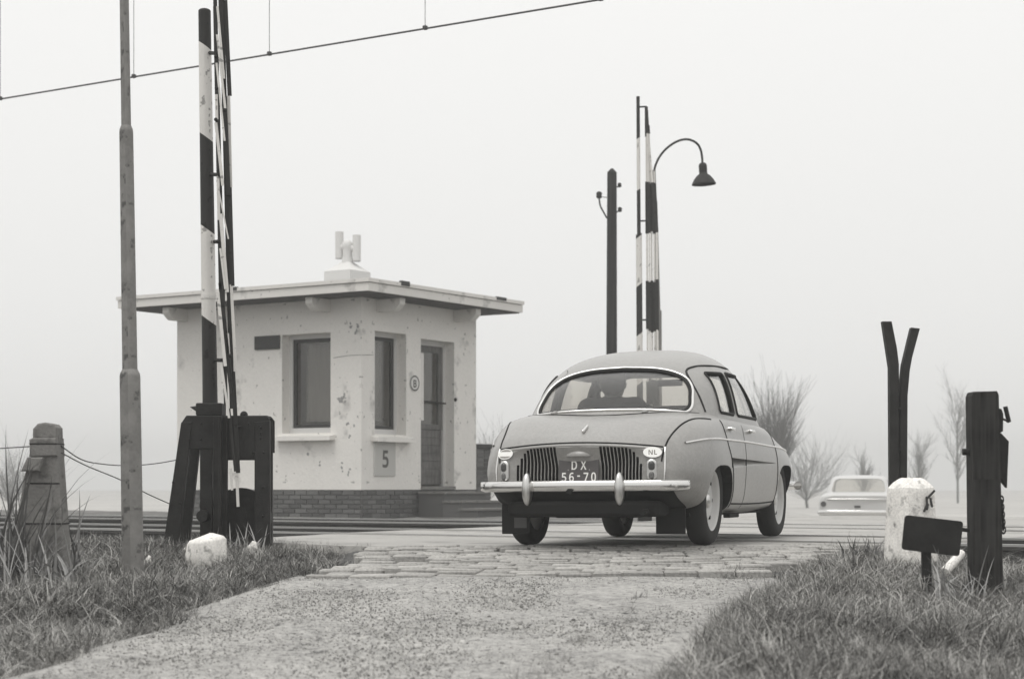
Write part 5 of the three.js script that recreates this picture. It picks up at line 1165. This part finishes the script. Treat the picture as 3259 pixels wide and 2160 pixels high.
lawn('verge_grass', 'tangled long grass on the verge round the bollard and sign board', 9500, () => {
  const d = rr(4.5, 14.6), x = rr(0.0, 0.29 * d + 0.7), c = clump(x + 30, d, 5);
  const edge = x - edgeR(d) + 0.2 * sstep(11, 8, d) + 0.1 + 0.6 * (clump(x * 3 + 9, d * 3, 8) - 0.5);
  if (edge < -0.1 || P(x, d) > 12.0) return null;
  if (edge < 0.12 && rnd() < 0.4) return null;
  return [x, groundY(x, d) + (edge < 0 ? 0.05 : 0), -d, lerp(0.5, 1.1, sstep(0, 0.6, edge)) * lerp(0.45, 1.35, c) * (d > 8.8 && x > 0.19 * d ? 0.7 : 1)];
}, 1.05);
lawn('dry_strands', 'long pale dead grass strands lying over the verges', 1500, () => {
  const d = rr(5, 12.5), left = rnd() < 0.4, x = left ? rr(-0.29 * d - 0.5, edgeL(d) - 0.15) : rr(edgeR(d) + 0.15, 0.29 * d + 0.5);
  return [x, groundY(x, d) + 0.02, -d, rr(0.7, 1.2)];
}, 1.9, true);
const reedM = mat(0.14, 0.85, { side: THREE.DoubleSide }), paleReed = mat(0.3, 0.85, { side: THREE.DoubleSide });
function reeds(label, px, d, n, h, m, spread) {
  const pos = []; for (let k = 0; k < n; k++) blade(pos, V(rr(-spread, spread), -0.03, rr(-0.12, 0.12)), rr(0, 6.283), h * rr(0.45, 1), rr(0.009, 0.018), rr(0.02, 0.35), rr(0.1, h > 0.6 ? 1.3 : 2.2), 7, rr(-0.6, 0.6));
  const o = obj('reed_clump', fromPos(pos), m); const X = (px - CX) / F * d; o.position.set(X, groundY(X, d), -d);
  tag(o, label, 'reeds', 'reeds and weeds at the concrete post');
}
reeds('tall dark reed clump on the free side of the concrete post', 45, 10.4, 70, 1.05, reedM, 0.12);
reeds('pale bent reed leaves in front of the concrete post', 130, 10.15, 46, 0.55, paleReed, 0.22);
reeds('low dark weeds at the foot of the concrete post', 175, 10.3, 60, 0.42, reedM, 0.13);
reeds('thin sparse weed stems between the concrete post and the mast', 245, 11.0, 12, 0.62, reedM, 0.08);
reeds('grass tuft growing inside the legs of the barrier stand', 760, 12.9, 46, 0.3, paleReed, 0.16);
reeds('leafy dark weed at the road edge in front of the bollard', 2745, 11.7, 70, 0.22, reedM, 0.1);
reeds('bent dry grass strands at the foot of the timber post', 3060, 9.6, 40, 0.36, paleReed, 0.16);

// loose chippings on the gravel road
{
  const g = new THREE.IcosahedronGeometry(1, 0), N = 22000, im = new THREE.InstancedMesh(g, mat(1, 0.8), N), m4 = new THREE.Matrix4(), qn = new THREE.Quaternion(), e = new THREE.Euler(), c = new THREE.Color();
  for (let i = 0; i < N; i++) {
    const d = rr(5.6, 10.4), x = lerp(edgeL(d), edgeR(d), rnd()), s = rr(0.0018, 0.005) * (rnd() < 0.01 ? 2.2 : 1);
    e.set(rr(0, 6), rr(0, 6), rr(0, 6)); qn.setFromEuler(e);
    m4.compose(V(x, roadY(x, d) + s * 0.25, -d), qn, V(s * rr(0.8, 1.6), s * rr(0.5, 1), s * rr(0.8, 1.6))); im.setMatrixAt(i, m4);
    const b = rnd() < 0.5 ? rr(0.15, 0.25) : rr(0.32, 0.5); c.setRGB(b, b * 0.99, b * 0.97); im.setColorAt(i, c);
  }
  im.name = 'road_chippings'; im.castShadow = im.receiveShadow = true;
  im.userData = { kind: 'stuff', label: 'loose stone chippings scattered over the gravel road', category: 'gravel' };
  scene.add(im);
}
renderer.render(scene, camera);
